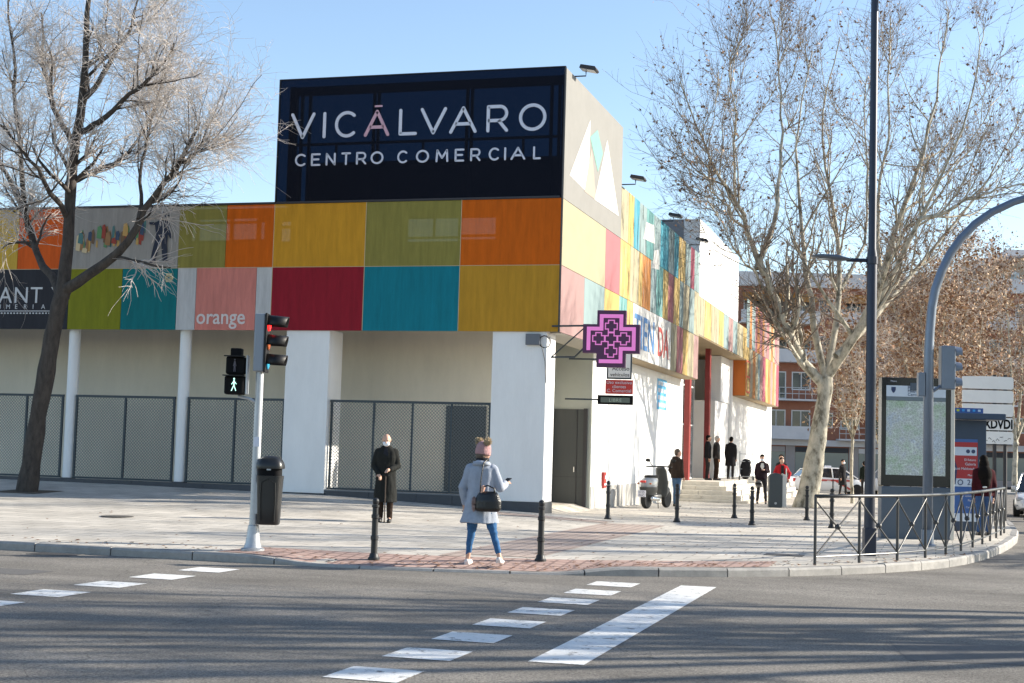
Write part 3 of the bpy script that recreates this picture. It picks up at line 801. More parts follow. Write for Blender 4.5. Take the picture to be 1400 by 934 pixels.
mesh_fence(-5.74,-1.64,[-5.70,-4.6,-3.61,-2.63,-1.68],.52,2.64,'wide mesh fence behind the two waiting pedestrians, right of the white pillar')
mesh_fence(-9.60,-6.93,[-9.57,-8.29,-6.97],.56,2.64,'mesh fence between the slim white column and the left white pillar')
mesh_fence(-12.80,-9.95,[-12.77,-11.36,-9.98],.56,2.64,'mesh fence between the two slim round white columns')
mesh_fence(-16.02,-13.16,[-15.99,-14.25,-13.19],.56,2.64,'mesh fence behind the leaning tree trunk at the left')

# ------------------------------------------------------------------ bollards
M_BOLL = mat('bollard_iron', (.011,.012,.014), .5, .0, var=.2, scale=14)
bprof = [(.085,0),(.085,.03),(.066,.05),(.062,.085),(.048,.10),(.046,.28),(.056,.29),(.056,.335),(.044,.345),(.043,.58),(.054,.59),(.054,.635),(.042,.645),(.041,.735),(.052,.745),(.052,.775),(.036,.785),(.040,.80),(.048,.825),(.044,.85),(.028,.868),(.004,.874)]
bs = [((.80,-13.12),'black iron bollard at the crossing, left of the woman in the grey coat'),((3.0,-12.25),'black iron bollard at the crossing, right of the woman in the grey coat'),
      ((1.24,.05),'black iron bollard in front of the red hydrant box'),((2.78,.29),'black iron bollard in front of the man in jeans'),
      ((3.53,4.33),'black iron bollard before the entrance steps, farther one of a close pair'),((4.45,.40),'black iron bollard before the entrance steps, nearer one of a close pair'),
      ((5.28,4.78),'black iron bollard in front of the plane tree trunk'),((6.18,.60),'black iron bollard behind the left end of the railing')]
proto = None
for (u, v), lab in bs:
    if proto is None:
        t = thing('bollard', lab, 'bollard', (u, v, pave_z(u, v)-.004), 0, 'black bollards on the pavement')
        MB().lathe(bprof[:5], (0,0,0), 18).build('base', M_BOLL, t, smooth='angle')
        MB().lathe([(.046,.096)]+bprof[5:16], (0,0,0), 18).build('shaft', M_BOLL, t, smooth='angle')
        MB().lathe([(.036,.78)]+bprof[16:], (0,0,0), 18).build('finial', M_BOLL, t, smooth='angle')
        proto = t
    else:
        t = copy_tree(proto); t.location = (u, v, pave_z(u, v)-.004); t['label'] = lab

# ------------------------------------------------------------------ traffic light with a litter bin on its pole
M_GALV = mat('galvanised_pole', (.42,.44,.46), .45, .55, var=.10, scale=8)
M_BLK = mat('black_plastic', (.006,.006,.007), .45, spec=.3)
M_BLKM = mat('black_matte', (.005,.005,.006), .85, spec=.2)
CR = Vector((math.cos(_yaw), math.sin(_yaw), 0))        # roughly across the view
tl = thing('traffic_light', 'grey pole with vehicle signal and a lit green walking-figure signal at the crossing', 'traffic light', (-1.0,-13.29,pave_z(-1,-13.29)), math.radians(16.4))
MB().lathe([(.17,0),(.17,.03),(.13,.05),(.105,.12),(.085,.30),(.078,.36),(.066,.37)], n=20).build('base', M_GALV, tl, smooth='angle')
MB().lathe([(.064,.36),(.060,1.5),(.057,2.62)], n=18).build('pole', M_GALV, tl, smooth='angle')
MB().box(-.035,.045,-.07,-.062,1.49,1.63).build('sticker', M_LET, tl)
hs = MB().box(-.085,.065,-.125,.125,2.57,3.41).build('signal_housing', mat('signal_grey',(.24,.265,.30),.45,.2), tl, bevel=.02)
face = MB().box(.0665,.10,-.145,.145,2.56,3.42).build('signal_face', M_BLK, hs, bevel=.012)
lampc = [(2.71,lin(40,150,190),'green_lens'),(2.99,lin(160,80,40),'amber_lens'),(3.27,lin(230,30,30),'red_lens')]
for z, c, nm in lampc:
    mb = MB(); mb.lathe([(.105,0),(.10,.02),(.06,.03),(.0,.034)], n=20)
    l = mb.build(nm, mat(nm, c, .25, emit=c if 'red' in nm else None, estr=1.5 if 'red' in nm else 0), hs, smooth=True); l.location = (.101,0,z); l.rotation_euler = (0, math.radians(90), 0)
    # hood: a cut tube with an open front, sloping underneath
    mb = MB(); n = 20; R = .125
    vs = []; 
    for k in range(n+1):
        a = math.radians(-12 + 204*k/n); yy, zz = R*math.cos(a), R*math.sin(a)
        ln_ = .26+zz*.25
        vs += [(.095, yy, z+zz), (.10+max(ln_,.14), yy*.95, z+zz*.92-.012)]
    fs = [(2*k, 2*k+1, 2*k+3, 2*k+2) for k in range(n)]
    mb.add(vs, fs); hd = mb.build('hood', M_BLK, hs, smooth=True)
    sm_ = hd.modifiers.new('th','SOLIDIFY'); sm_.thickness = .006
ps = MB().box(-.49,-.20,-.12,.09,2.23,2.50).build('pedestrian_green_box', M_BLKM, tl, bevel=.03)
MB().box(-.48,-.21,-.11,.09,2.52,2.78).build('pedestrian_red_box', M_BLKM, tl, bevel=.03)
MB().box(-.42,-.26,-.10,.08,2.785,2.90).build('sounder_box', M_BLKM, tl, bevel=.015)
MB().box(-.185,-.165,-.10,.07,2.24,2.80).build('back_plate', M_GALV, tl)
for z in (2.50,2.78):      # visors
    MB().box(-.50 if z<2.6 else -.49,-.19 if z<2.6 else -.20,-.21,-.10,z-.006,z+.008).build('visor', M_BLK, tl)
ar = MB(); ar.tube([(-.02,0,2.12),(-.14,-.01,2.18),(-.30,-.01,2.21)], .022, 8); ar.build('arm', M_GALV, tl)
def walker(z, s, m, name, x=-.345, standing=False):
    mb = MB(); w = .021*s
    o = Vector((x,-.128,z))
    P = lambda a, b: o + Vector((a*s, 0, b*s))
    mb.ell(P(0,.90), (.062*s,.006,.068*s), 12, 6)
    segs = [((0,.80),(.0,.45),.06),((.0,.45),(-.17,.03),.042),((.0,.45),(.15,.05),.042),((.0,.76),(-.17,.50),.034),((.0,.76),(.17,.52),.034)]
    if standing: segs = [((0,.80),(.0,.45),.07),((-.03,.45),(-.05,.0),.045),((.03,.45),(.05,.0),.045),((-.03,.76),(-.10,.42),.03),((.03,.76),(.10,.42),.03)]
    for k, (a, b, r) in enumerate(segs):
        p, q = P(*a), P(*b); d = q-p; t = d.normalized(); n = Vector((-t.z,0,t.x))
        mb.obox((p+q)/2+Y*.0004*k, t, n, Y, d.length/2+.008*s, r*s*.62, .005)
    return mb.build(name, m, tl)
walker(2.275, .20, mat('lit_green_walker', (.6,.95,.85), .4, emit=(.55,1.0,.82), estr=.75), 'walking_figure')
walker(2.56, .19, mat('unlit_figure', (.09,.08,.10), .5), 'standing_figure', standing=True)

lb = thing('litter_bin', 'tall dark grey plastic litter bin fixed to the traffic light pole', 'bin', (-.79,-13.24,pave_z(-1,-13.29)+.38), math.radians(16.4))
M_BIN = mat('bin_plastic', (.012,.013,.014), .36, var=.1, scale=6)
rings = []
def sup(rx, ry, z, n=28, e=.55):
    out = []
    for k in range(n):
        a = 2*math.pi*k/n; ca, sa = math.cos(a), math.sin(a)
        out.append((rx*math.copysign(abs(ca)**e, ca), ry*math.copysign(abs(sa)**e, sa), z))
    return out
def suploft(rs, n=28, e=.55):
    mb = MB(); vs = []
    for r in rs: vs += sup(*r, n, e)
    m = len(rs)
    mb.add(vs, [(i*n+k, i*n+(k+1)%n, (i+1)*n+(k+1)%n, (i+1)*n+k) for i in range(m-1) for k in range(n)] + [tuple(range(n-1,-1,-1)), tuple((m-1)*n+k for k in range(n))])
    return mb
suploft([(.14,.13,0),(.155,.145,.02),(.165,.155,.25),(.18,.17,.62),(.187,.175,.70)]).build('body', M_BIN, lb, smooth='angle')
suploft([(.16,.15,.70),(.16,.15,.80)]).build('opening', M_BLKM, lb, smooth='angle')
suploft([(.192,.182,.80),(.195,.185,.83),(.185,.175,.88),(.15,.145,.94),(.09,.09,.975),(.03,.03,.985)]).build('lid', M_BIN, lb, smooth='angle')
MB().box(-.03,.03,-.176,-.168,.78,.82).build('catch', M_GALV, lb)
MB().box(-.20,-.155,-.05,.05,.15,.6).build('bracket', M_GALV, lb)
rib = MB(); rib.tube([(-.10,-.158,.05),(-.11,-.168,.4),(-.10,-.176,.60),(0,-.18,.66),(.10,-.176,.60),(.11,-.168,.4),(.10,-.158,.05)], .006, 6); rib.build('moulded_rib', M_BIN, lb)

# ------------------------------------------------------------------ street lamp
M_NAVY = mat('navy_lamp_paint', (.016,.022,.042), .38, .1, var=.10, scale=5)
lp = thing('street_lamp', 'tall navy lamp post with a low side lantern above the railing', 'street lamp', (7.37,-8.1,pave_z(7.37,-8.1)), math.radians(16.4))
MB().box(-.095,.095,-.095,.095,0,.45).build('base', M_NAVY, lp, bevel=.012)
MB().lathe([(.088,.44),(.084,4.9),(.066,5.0),(.060,10.2)], n=12).build('pole', M_NAVY, lp, smooth='angle')
MB().lathe([(.098,4.74),(.098,4.86)], n=12).build('collar', M_NAVY, lp)
def led_head(x0, x1, z, sgn):
    mb = MB(); prof = [(0,.02,.05),(.12,.03,.09),(.35,.055,.135),(.75,.045,.14),(.95,.022,.11),(1.0,.010,.05)]
    vs = []; n = 12
    for a, h, w in prof:
        x = x0+(x1-x0)*a
        for k in range(n): 
            an = 2*math.pi*k/n; vs.append((x, w*math.cos(an), z+.04*a+h*math.sin(an)+ .01))
    mb.add(vs, [(i*n+k, i*n+(k+1)%n, (i+1)*n+(k+1)%n, (i+1)*n+k) for i in range(len(prof)-1) for k in range(n)]+[tuple(range(n)), tuple((len(prof)-1)*n+k for k in range(n))])
    return mb
M_LEDG = mat('lantern_grey', (.11,.125,.145), .4, .3)
MB().tube([(-.06,0,4.80),(-.42,0,4.80)], .032, 10).build('arm', M_NAVY, lp)
h1 = led_head(-.36,-.99,4.80,-1).build('lantern', M_LEDG, lp, smooth=True)
MB().box(-.88,-.50,-.09,.09,4.795,4.805).build('lens', mat('lantern_glass',(.6,.6,.58),.3), h1)
MB().tube([(.04,0,9.22),(.20,0,9.24)], .035, 10).build('arm', M_NAVY, lp)
led_head(.10,.72,9.21,1).build('lantern', M_LEDG, lp, smooth=True)

# ------------------------------------------------------------------ curved signal mast
M_MAST = mat('blue_grey_mast', (.17,.205,.26), .38, .45, var=.08, scale=4)
ms = thing('signal_mast', 'curved blue-grey signal mast arching out of frame beside the map panel', 'signal mast', (8.25,-4.74,pave_z(8.25,-4.74)), math.radians(16.4))
arcp = [(0,0,.0),(0,0,3.5),(.015,0,3.9),(.05,0,4.36),(.11,0,4.7),(.22,0,5.03),(.38,0,5.37),(.58,0,5.66),(.84,0,5.94),(1.15,0,6.17),(1.55,0,6.37),(2.1,0,6.55),(2.9,0,6.68),(3.8,0,6.74)]
MB().lathe([(.16,0),(.16,.025),(.115,.05),(.11,.3)], n=18).build('base', M_MAST, ms, smooth='angle')
MB().tube(arcp, [.092,.088,.086,.085,.083,.081,.079,.077,.075,.072,.069,.065,.06,.055], 18).build('mast', M_MAST, ms, smooth=True)
MB().box(.21,.47,-.10,.12,2.86,3.66).build('signal_back', M_MAST, ms, bevel=.02)
for z in (2.98,3.26,3.54):
    mb = MB(); n = 16; vs = []
    for k in range(n+1):
        a = math.radians(-20+220*k/n); vs += [(.47,.12*math.cos(a),z+.12*math.sin(a)),(.47+.12,.115*math.cos(a),z+.11*math.sin(a)-.01)]
    mb.add(vs, [(2*k,2*k+1,2*k+3,2*k+2) for k in range(n)]); mb.build('hood', M_MAST, ms, smooth=True)
MB().tube([(.05,0,2.80),(.22,0,2.92),(.34,0,2.98)], .03, 8).build('arm', M_MAST, ms)
MB().box(-.20,-.08,-.07,.08,2.72,3.16).build('repeater_signal', M_MAST, ms, bevel=.015)

# ------------------------------------------------------------------ railing along the kerb
M_RAIL = mat('railing_paint', (.034,.035,.037), .4, .05, var=.12, scale=10)
rl = thing('railing', 'low grey steel pedestrian railing with crossed bars along the curved kerb', 'railing', (0,0,0))
RP = [(6.72,-10.72),(7.30,-9.80),(7.83,-8.92),(8.24,-7.95),(8.56,-6.85),(8.82,-5.7),(9.04,-4.5),(9.24,-3.3),(9.42,-2.05),(9.58,-.8),(9.72,.5),(9.84,1.8)]
RP3 = [Vector((u, v, pave_z(u, v))) for u, v in RP]
for p in RP3: MB().tube([p-Zv*.02, p+Zv*1.0], .022, 10).build('post', M_RAIL, rl)
MB().tube([p+Zv*1.0 for p in RP3], .028, 10).build('top_rail', M_RAIL, rl, smooth=True)
MB().tube([p+Zv*.12 for p in RP3], .012, 8).build('bottom_rail', M_RAIL, rl)
for a, b in zip(RP3[:-1], RP3[1:]):
    for p, q in ((a+Zv*.14, b+Zv*.95), (a+Zv*.95, b+Zv*.14)): 
        n_ = (b-a).cross(Zv).normalized()*(.011 if p.z < q.z else -.011)
        MB().tube([p+n_, q+n_], .0125, 8).build('cross_bar', M_RAIL, rl)
    c = (a+b)/2+Zv*.545; MB().ell(c, (.046,.046,.046), 12, 8).build('boss', M_RAIL, rl, smooth=True)

# ------------------------------------------------------------------ city map panel
mp = thing('map_panel', 'dark street map display panel with a city plan behind glass', 'map panel', (7.97,-2.34,pave_z(7.97,-2.34)), math.radians(16.4))
M_PANB = mat('panel_frame_black', (.012,.013,.014), .25); M_PANG = mat('panel_slate', (.085,.11,.14), .5, .1, var=.06, scale=2)
MB().box(-.68,.70,-.14,.14,0,1.02).build('plinth', M_PANG, mp, bevel=.01)
MB().box(-.69,.68,-.13,.13,1.03,3.18).build('display_frame', M_PANB, mp, bevel=.01)
MB().box(.682,.76,-.15,.15,.0,3.19).build('side_profile', mat('pale_aluminium',(.62,.59,.52),.45,.3), mp, bevel=.008)
def map_mat():
    m = bpy.data.materials.new('city_plan_print'); m.use_nodes = True; nt = m.node_tree; b = nt.nodes['Principled BSDF']
    tc = nt.nodes.new('ShaderNodeTexCoord')
    n = nt.nodes.new('ShaderNodeTexNoise'); n.inputs['Scale'].default_value=2.2; n.inputs['Detail'].default_value=9; n.inputs['Roughness'].default_value=.7
    nt.links.new(tc.outputs['Object'], n.inputs['Vector'])
    r = nt.nodes.new('ShaderNodeValToRGB'); e = r.color_ramp.elements
    e[0].position=.42; e[0].color=(.44,.50,.56,1); e[1].position=.66; e[1].color=(.36,.48,.33,1)
    e.new(.49).color=(.52,.56,.54,1)
    nt.links.new(n.outputs['Fac'], r.inputs[0])
    v = nt.nodes.new('ShaderNodeTexVoronoi'); v.feature='DISTANCE_TO_EDGE'; v.inputs['Scale'].default_value=20
    nt.links.new(tc.outputs['Object'], v.inputs['Vector'])
    mr = nt.nodes.new('ShaderNodeMapRange'); mr.inputs['From Max'].default_value=.10; mr.inputs['To Min'].default_value=1.35; mr.inputs['To Max'].default_value=.8
    nt.links.new(v.outputs['Distance'], mr.inputs['Value'])
    s = nt.nodes.new('ShaderNodeVectorMath'); s.operation='SCALE'; nt.links.new(r.outputs[0], s.inputs[0]); nt.links.new(mr.outputs[0], s.inputs['Scale'])
    s.inputs[0].default_value=(1,1,1); nt.links.new(s.outputs[0], b.inputs['Base Color']); b.inputs['Roughness'].default_value=.2
    return m
plan = MB().box(-.60,.58,-.136,-.131,1.25,2.72).build('city_plan', map_mat(), mp)
hd_ = MB().box(-.60,.58,-.136,-.131,2.80,3.02).build('plan_header', mat('header_paper',(.62,.68,.74),.4), mp)
MB().box(-.60,.58,-.136,-.131,2.725,2.795).build('plan_band', mat('band_grey',(.16,.20,.22),.4), mp)
M_NAVYT = mat('navy_print',(.03,.05,.12),.5)
for k, s_ in enumerate(('Plano de Madrid','Metro Ligero','Cercanías')):
    text_mesh('lettering', s_, .085, X, Zv, (-.18,-.139,2.952-.066*k), M_NAVYT, mp, depth=.002)
sh = [(-.045,.06),(.045,.06),(.045,0),(.02,-.045),(0,-.06),(-.02,-.045),(-.045,0)]
MB().prism(sh, (-.46,-.139,2.93), X, Zv, Y*.002).build('city_crest', M_NAVYT, mp)
text_mesh('lettering', 'Metro', .05, X, Zv, (-.52,-.139,3.09), M_LET, mp, depth=.002)
MB().box(-.13,.0,-.15,-.131,2.93,3.08).build('sensor', M_PANG, mp)

# ------------------------------------------------------------------ bus shelter
bsx = thing('bus_shelter', 'dark blue bus shelter end with a red and blue poster, behind the railing', 'bus shelter', (9.05,2.15,pave_z(9,2)), math.radians(16.4))
M_SHB = mat('shelter_blue', (.035,.060,.105), .4, .2, var=.06, scale=3)
MB().box(-.62,.42,-.06,.06,.0,2.50).build('end_panel', M_SHB, bsx, bevel=.01)
MB().box(-.70,.72,-.5,1.6,2.51,2.65).build('roof', M_SHB, bsx, bevel=.02)
MB().box(.36,.44,1.3,1.38,0,2.51).build('post', M_SHB, bsx)
MB().box(-.6,-.53,1.3,1.37,0,2.51).build('post', M_SHB, bsx)
strip = MB().box(-.68,.30,-.20,-.14,2.66,2.77).build('line_sign', mat('line_sign_blue',(.03,.10,.32),.4), bsx)
for k, (c) in enumerate([(.05,.35,.12),(.55,.60,.05),(.05,.35,.75),(.6,.7,.8),(.05,.35,.75),(.6,.7,.8)]):
    MB().box(-.42+.12*k,-.36+.12*k,-.203,-.1995,2.69,2.74).build('line_mark', mat('line_mark_%d'%k, c, .5), strip)
po = MB().box(-.50,.22,-.068,-.061,.55,2.35).build('poster', mat('poster_blue',(.035,.11,.33),.3), bsx)
MB().box(-.50,.22,-.073,-.069,1.45,2.28).build('poster_red', mat('poster_red',(.36,.02,.03),.3), po)
MB().box(-.50,.20,-.077,-.074,1.98,2.17).build('poster_band', mat('poster_pale',(.52,.60,.70),.3), po)
MB().box(-.50,.22,-.077,-.0735,1.28,1.46).build('poster_band', MATS['poster_pale'], po)
MB().box(-.50,.22,-.077,-.0695,.50,.68).build('poster_band', MATS['poster_pale'], po)
MB().prism([(-.12,-.5),(.10,-.42),(.14,-.05),(.05,.20),(-.12,.25)], (-.38,-.081,1.75), X, Zv, Y*.004).build('poster_figure', mat('poster_dark_blue',(.02,.03,.10),.3), po)
for k, (s_, z, h) in enumerate([('El futuro',1.86,.075),('Galería',1.76,.085),('José Maldonado',1.66,.075),('Museos',1.52,.06),('Un universo',1.05,.07),('Para ti',.95,.07),('Campaña',.80,.06)]):
    text_mesh('lettering', s_, h, X, Zv, (.18,-.081,z), M_LET, po, align='RIGHT', depth=.002)
text_mesh('lettering', '2', .17, X, Zv, (-.02,-.081,1.32), M_NAVYT, po, depth=.002)
rg = MB(); rg.tube([(-.17+.055*math.cos(a*.524),-.080,1.375+.055*math.sin(a*.524)) for a in range(13)], .010, 6); rg.build('poster_ring', M_NAVYT, po)
for k in range(2): MB().lathe([(.045,0),(.045,.004)],(0,0,0),14).build('poster_dot', M_NAVYT, po).matrix_local = Matrix.Translation((.0+.12*k,-.077,2.075)) @ Matrix.Rotation(math.radians(90),4,'X')

po.location = (0,0,-.28)
# ------------------------------------------------------------------ stack of blank direction boards
ss = thing('direction_sign', 'stack of five white direction boards on posts, lowest two with graffiti', 'road sign', (9.75,10.7,pave_z(9.75,10.7)), math.radians(16.4))
M_BRD = mat('sign_board_grey_white', (.80,.79,.76), .5, var=.05, scale=2)
for k in range(5):
    z = 2.15+.385*k
    poly = [(-.72,0),(.68,0),(.72,.05),(.72,.29),(.68,.345),(.0,.36 if k==4 else .345),(-.70,.345),(-.72,.32)]
    bdd = MB().prism(poly, (0,-.03,z), X, Zv, Y*.05).build('board', M_BRD, ss)
    rr = MB(); rr.box(-.70,.70,.0,.03,z-.03,z-.008); rr.build('rail', M_STEELD, ss)
    if k == 1: text_mesh('graffiti', 'XDVDI', .36, X, Zv, (-.12,-.035,z+.05), M_BLKM, bdd, depth=.002, bold=.012, squeeze=.75)
    if k == 0:
        gr = MB(); r_ = random.Random(3)
        for q in range(7):
            x = -.1+.11*q; zz = z+.05+r_.uniform(0,.16); gr.tube([(x,-.033,zz),(x+.04,-.033,zz+r_.uniform(-.05,.06)),(x+.09,-.033,zz+r_.uniform(-.04,.04))], .007, 5)
        gr.build('graffiti', M_BLKM, bdd)
for x in (.22,.52): MB().tube([(x,.06,0),(x,.06,4.1)], .055, 10).build('post', M_STEELD, ss)

# grey post at the right edge of the picture
gp_ = thing('grey_post', 'plain grey steel post at the right edge beside the parked white car', 'post', (11.22,17.33,road_z(11,17)))
MB().lathe([(.16,0),(.16,.05),(.12,.08),(.12,2.6),(.11,2.62),(.0,2.64)], n=16).build('shaft', M_STEEL, gp_, smooth='angle')
MB().lathe([(.135,2.2),(.135,2.3)], n=16).build('collar', M_STEEL, gp_)

# ------------------------------------------------------------------ dark rounded pillar (bottle bank) on the pavement
pb = thing('pavement_pillar', 'dark grey rounded info pillar standing left of the plane tree', 'pillar', (3.34,16.15,pave_z(3.34,16.15)), math.radians(16.4))
poly = [(-.20,0),(.20,0),(.22,.04),(.22,1.02)] + [(.22*math.cos(a*math.pi/10),1.0+.13*math.sin(a*math.pi/10)) for a in range(1,10)] + [(-.22,1.02),(-.22,.04)]
MB().prism(poly, (-.06,-.11,0), X, Zv, Y*.25).build('body', mat('pillar_slate',(.04,.052,.06),.4), pb, bevel=.012)
poly2 = [(a*1.0,b) for a,b in poly]
MB().prism([(.16,0.02),(.30,.02),(.30,.98),(.26,1.08),(.16,1.12)], (0,-.09,0), X, Zv, Y*.22).build('side_shell', mat('pillar_pale',(.5,.5,.48),.5), pb, bevel=.01)
MB().lathe([(.04,0),(.04,.005)],n=12).build('lock', M_GALV, pb).matrix_local = Matrix.Translation((-.06,-.112,.14)) @ Matrix.Rotation(math.radians(90),4,'X')

# ------------------------------------------------------------------ pharmacy cross on its bracket
px = thing('pharmacy_cross', 'purple pharmacy cross sign with pink neon outlines hung at the corner', 'cross sign', (1.27,-.12,4.13), math.radians(6))
M_PLUM = mat('plum_cross_face', (.075,.014,.065), .45); M_PINK = mat('pink_led', (.55,.16,.42), .5, emit=(.85,.22,.62), estr=.22)
a_, b_ = .65, .33
cp = [(-b_,-a_),(b_,-a_),(b_,-b_),(a_,-b_),(a_,b_),(b_,b_),(b_,a_),(-b_,a_),(-b_,b_),(-a_,b_),(-a_,-b_),(-b_,-b_)]
body = MB().prism(cp, (0,-.1,0), X, Zv, Y*.2).build('cross_body', M_PLUM, px, bevel=.008)
def cross_outline(cx, cz, a, b, w, m, name, y=-.112, skip=()):
    pts = [(-b,-a),(b,-a),(b,-b),(a,-b),(a,b),(b,b),(b,a),(-b,a),(-b,b),(-a,b),(-a,-b),(-b,-b)]
    mb = MB()
    for i in range(12):
        if i in skip: continue
        p, q = Vector((cx+pts[i][0],y,cz+pts[i][1])), Vector((cx+pts[(i+1)%12][0],y,cz+pts[(i+1)%12][1]))
        t = (q-p).normalized(); n = Vector((-t.z,0,t.x)); mb.obox((p+q)/2+Y*.0003*i, t, n, Y, (q-p).length/2+w/2, w/2, .008)
    return mb.build(name, m, px)
cross_outline(0,0,.515,.225,.085,M_PINK,'neon_outline',skip=(11,10))
for (cx, cz) in ((0,0),(0,.285),(0,-.285),(.285,0),(-.285,0)): cross_outline(cx,cz,.135,.066,.024,M_PINK,'neon_cross',y=-.115)
bk = MB()
bk.tube([(-1.42,.25,.30),(-.60,.0,.30)], .022, 8); bk.tube([(-1.42,.25,-.42),(-.85,.06,-.42),(-.62,0,-.20)], .022, 8); bk.tube([(-1.40,.25,-.40),(-.62,0,.26)], .016, 8)
bk.build('bracket', M_STEEL, px)
jb = thing('junction_box', 'grey junction box with looped cable under the panels at the corner pillar', 'junction box', (-.62,.0,4.12))
MB().box(-.17,.17,-.06,.048,-.13,.13).build('box', mat('box_grey',(.12,.13,.15),.5), jb, bevel=.01)
cb = MB(); cb.tube([(.17+.0*k+.13*math.cos(k*.55)+.1,-.03+.01*k,-.05+.14*math.sin(k*.55)) for k in range(14)], .012, 6); cb.tube([(.2,-.02,-.1),(.30,.0,-.5),(.33,.03,-1.0)], .009, 6); cb.build('cable', M_BLK, jb)

# ------------------------------------------------------------------ car park signs beside the service door
g1 = thing('access_sign', 'white access sign plate partly hidden behind the purple cross', 'sign', (.62,3.8,3.42), math.radians(10))
MB().box(-.32,.32,-.05,.05,0,.68).build('plate', M_STEEL, g1, bevel=.01)
pp = MB().box(-.28,.28,-.056,-.051,.04,.64).build('plate_face', M_BRD, g1)
text_mesh('lettering', 'Acceso', .15, X, Zv, (.26,-.060,.22), M_BLKM, g1, align='RIGHT', depth=.002)
text_mesh('lettering', 'vehículos', .13, X, Zv, (.26,-.060,.07), M_BLKM, g1, align='RIGHT', depth=.002)
g2 = thing('customer_sign', 'red sign reading Uso exclusivo clientes below the purple cross', 'sign', (.64,3.78,3.04), math.radians(10))
MB().box(-.36,.34,-.05,.05,0,.36).build('plate', mat('sign_red',(.50,.035,.03),.5), g2, bevel=.008)
for k, s_ in enumerate(('Uso exclusivo','clientes','C. Comercial')): text_mesh('lettering', s_, .115, X, Zv, (-.01,-.056,.255-.105*k), M_LET, g2, align='CENTER', depth=.002)
g3 = thing('space_display', 'dark LED display reading LIBRE under the red sign', 'display', (.55,3.77,2.77), math.radians(10))
MB().box(-.46,.44,-.06,.06,0,.235).build('case', M_BLKM, g3, bevel=.01)
MB().box(-.38,.36,-.065,-.061,.05,.18).build('screen', mat('display_screen',(.10,.13,.11),.3), g3)
text_mesh('lettering', 'LIBRE', .12, X, Zv, (-.01,-.070,.07), mat('led_text',(.42,.52,.42),.5), g3, align='CENTER', depth=.002, spacing=1.15)
for g_, z in ((g1,.5),(g3,.12)): MB().box(-1.3,-.3,.06,.10,z-.02,z+.02).build('arm', M_STEEL, g_)

# ------------------------------------------------------------------ floodlights on the roof edge
def floodlight(loc, label, s=1.0, first=[None]):
    if first[0] is None:
        t = thing('floodlight', label, 'floodlight', loc, 0, 'floodlights along the roof edge'); 
        t.scale=(.85,.85,.85); mb = MB(); mb.tube([(-.25,0,0),(.22,0,0),(.22,0,.14)], .02, 8); mb.build('bracket', M_STEELD, t)
        mb = MB(); mb.prism([(-.16,.10),(.30,.0),(.34,.04),(.30,.12),(-.12,.20)], (.22,-.2,.10), X, Zv, Y*.4); mb.build('housing', M_STEELD, t, bevel=.01)
        MB().prism([(-.14,.085),(.28,-.006),(.28,.0),(-.14,.095)], (.22,-.18,.10), X, Zv, Y*.36).build('glass', mat('floodlight_glass',(.5,.5,.5),.2), t)
        first[0] = t
    else:
        t = copy_tree(first[0]); t.location = loc; t['label'] = label
    return t
floodlight((.05,1.0,ZD+.03), 'floodlight on top of the sign box corner, highest of all')
floodlight((.10,6.9,9.02), 'floodlight on the roof edge just behind the sign box')
floodlight((.10,12.9,8.95), 'floodlight on the roof edge halfway along the blue panels')
floodlight((.12,18.2,8.95), 'floodlight in front of the grey rooftop block')
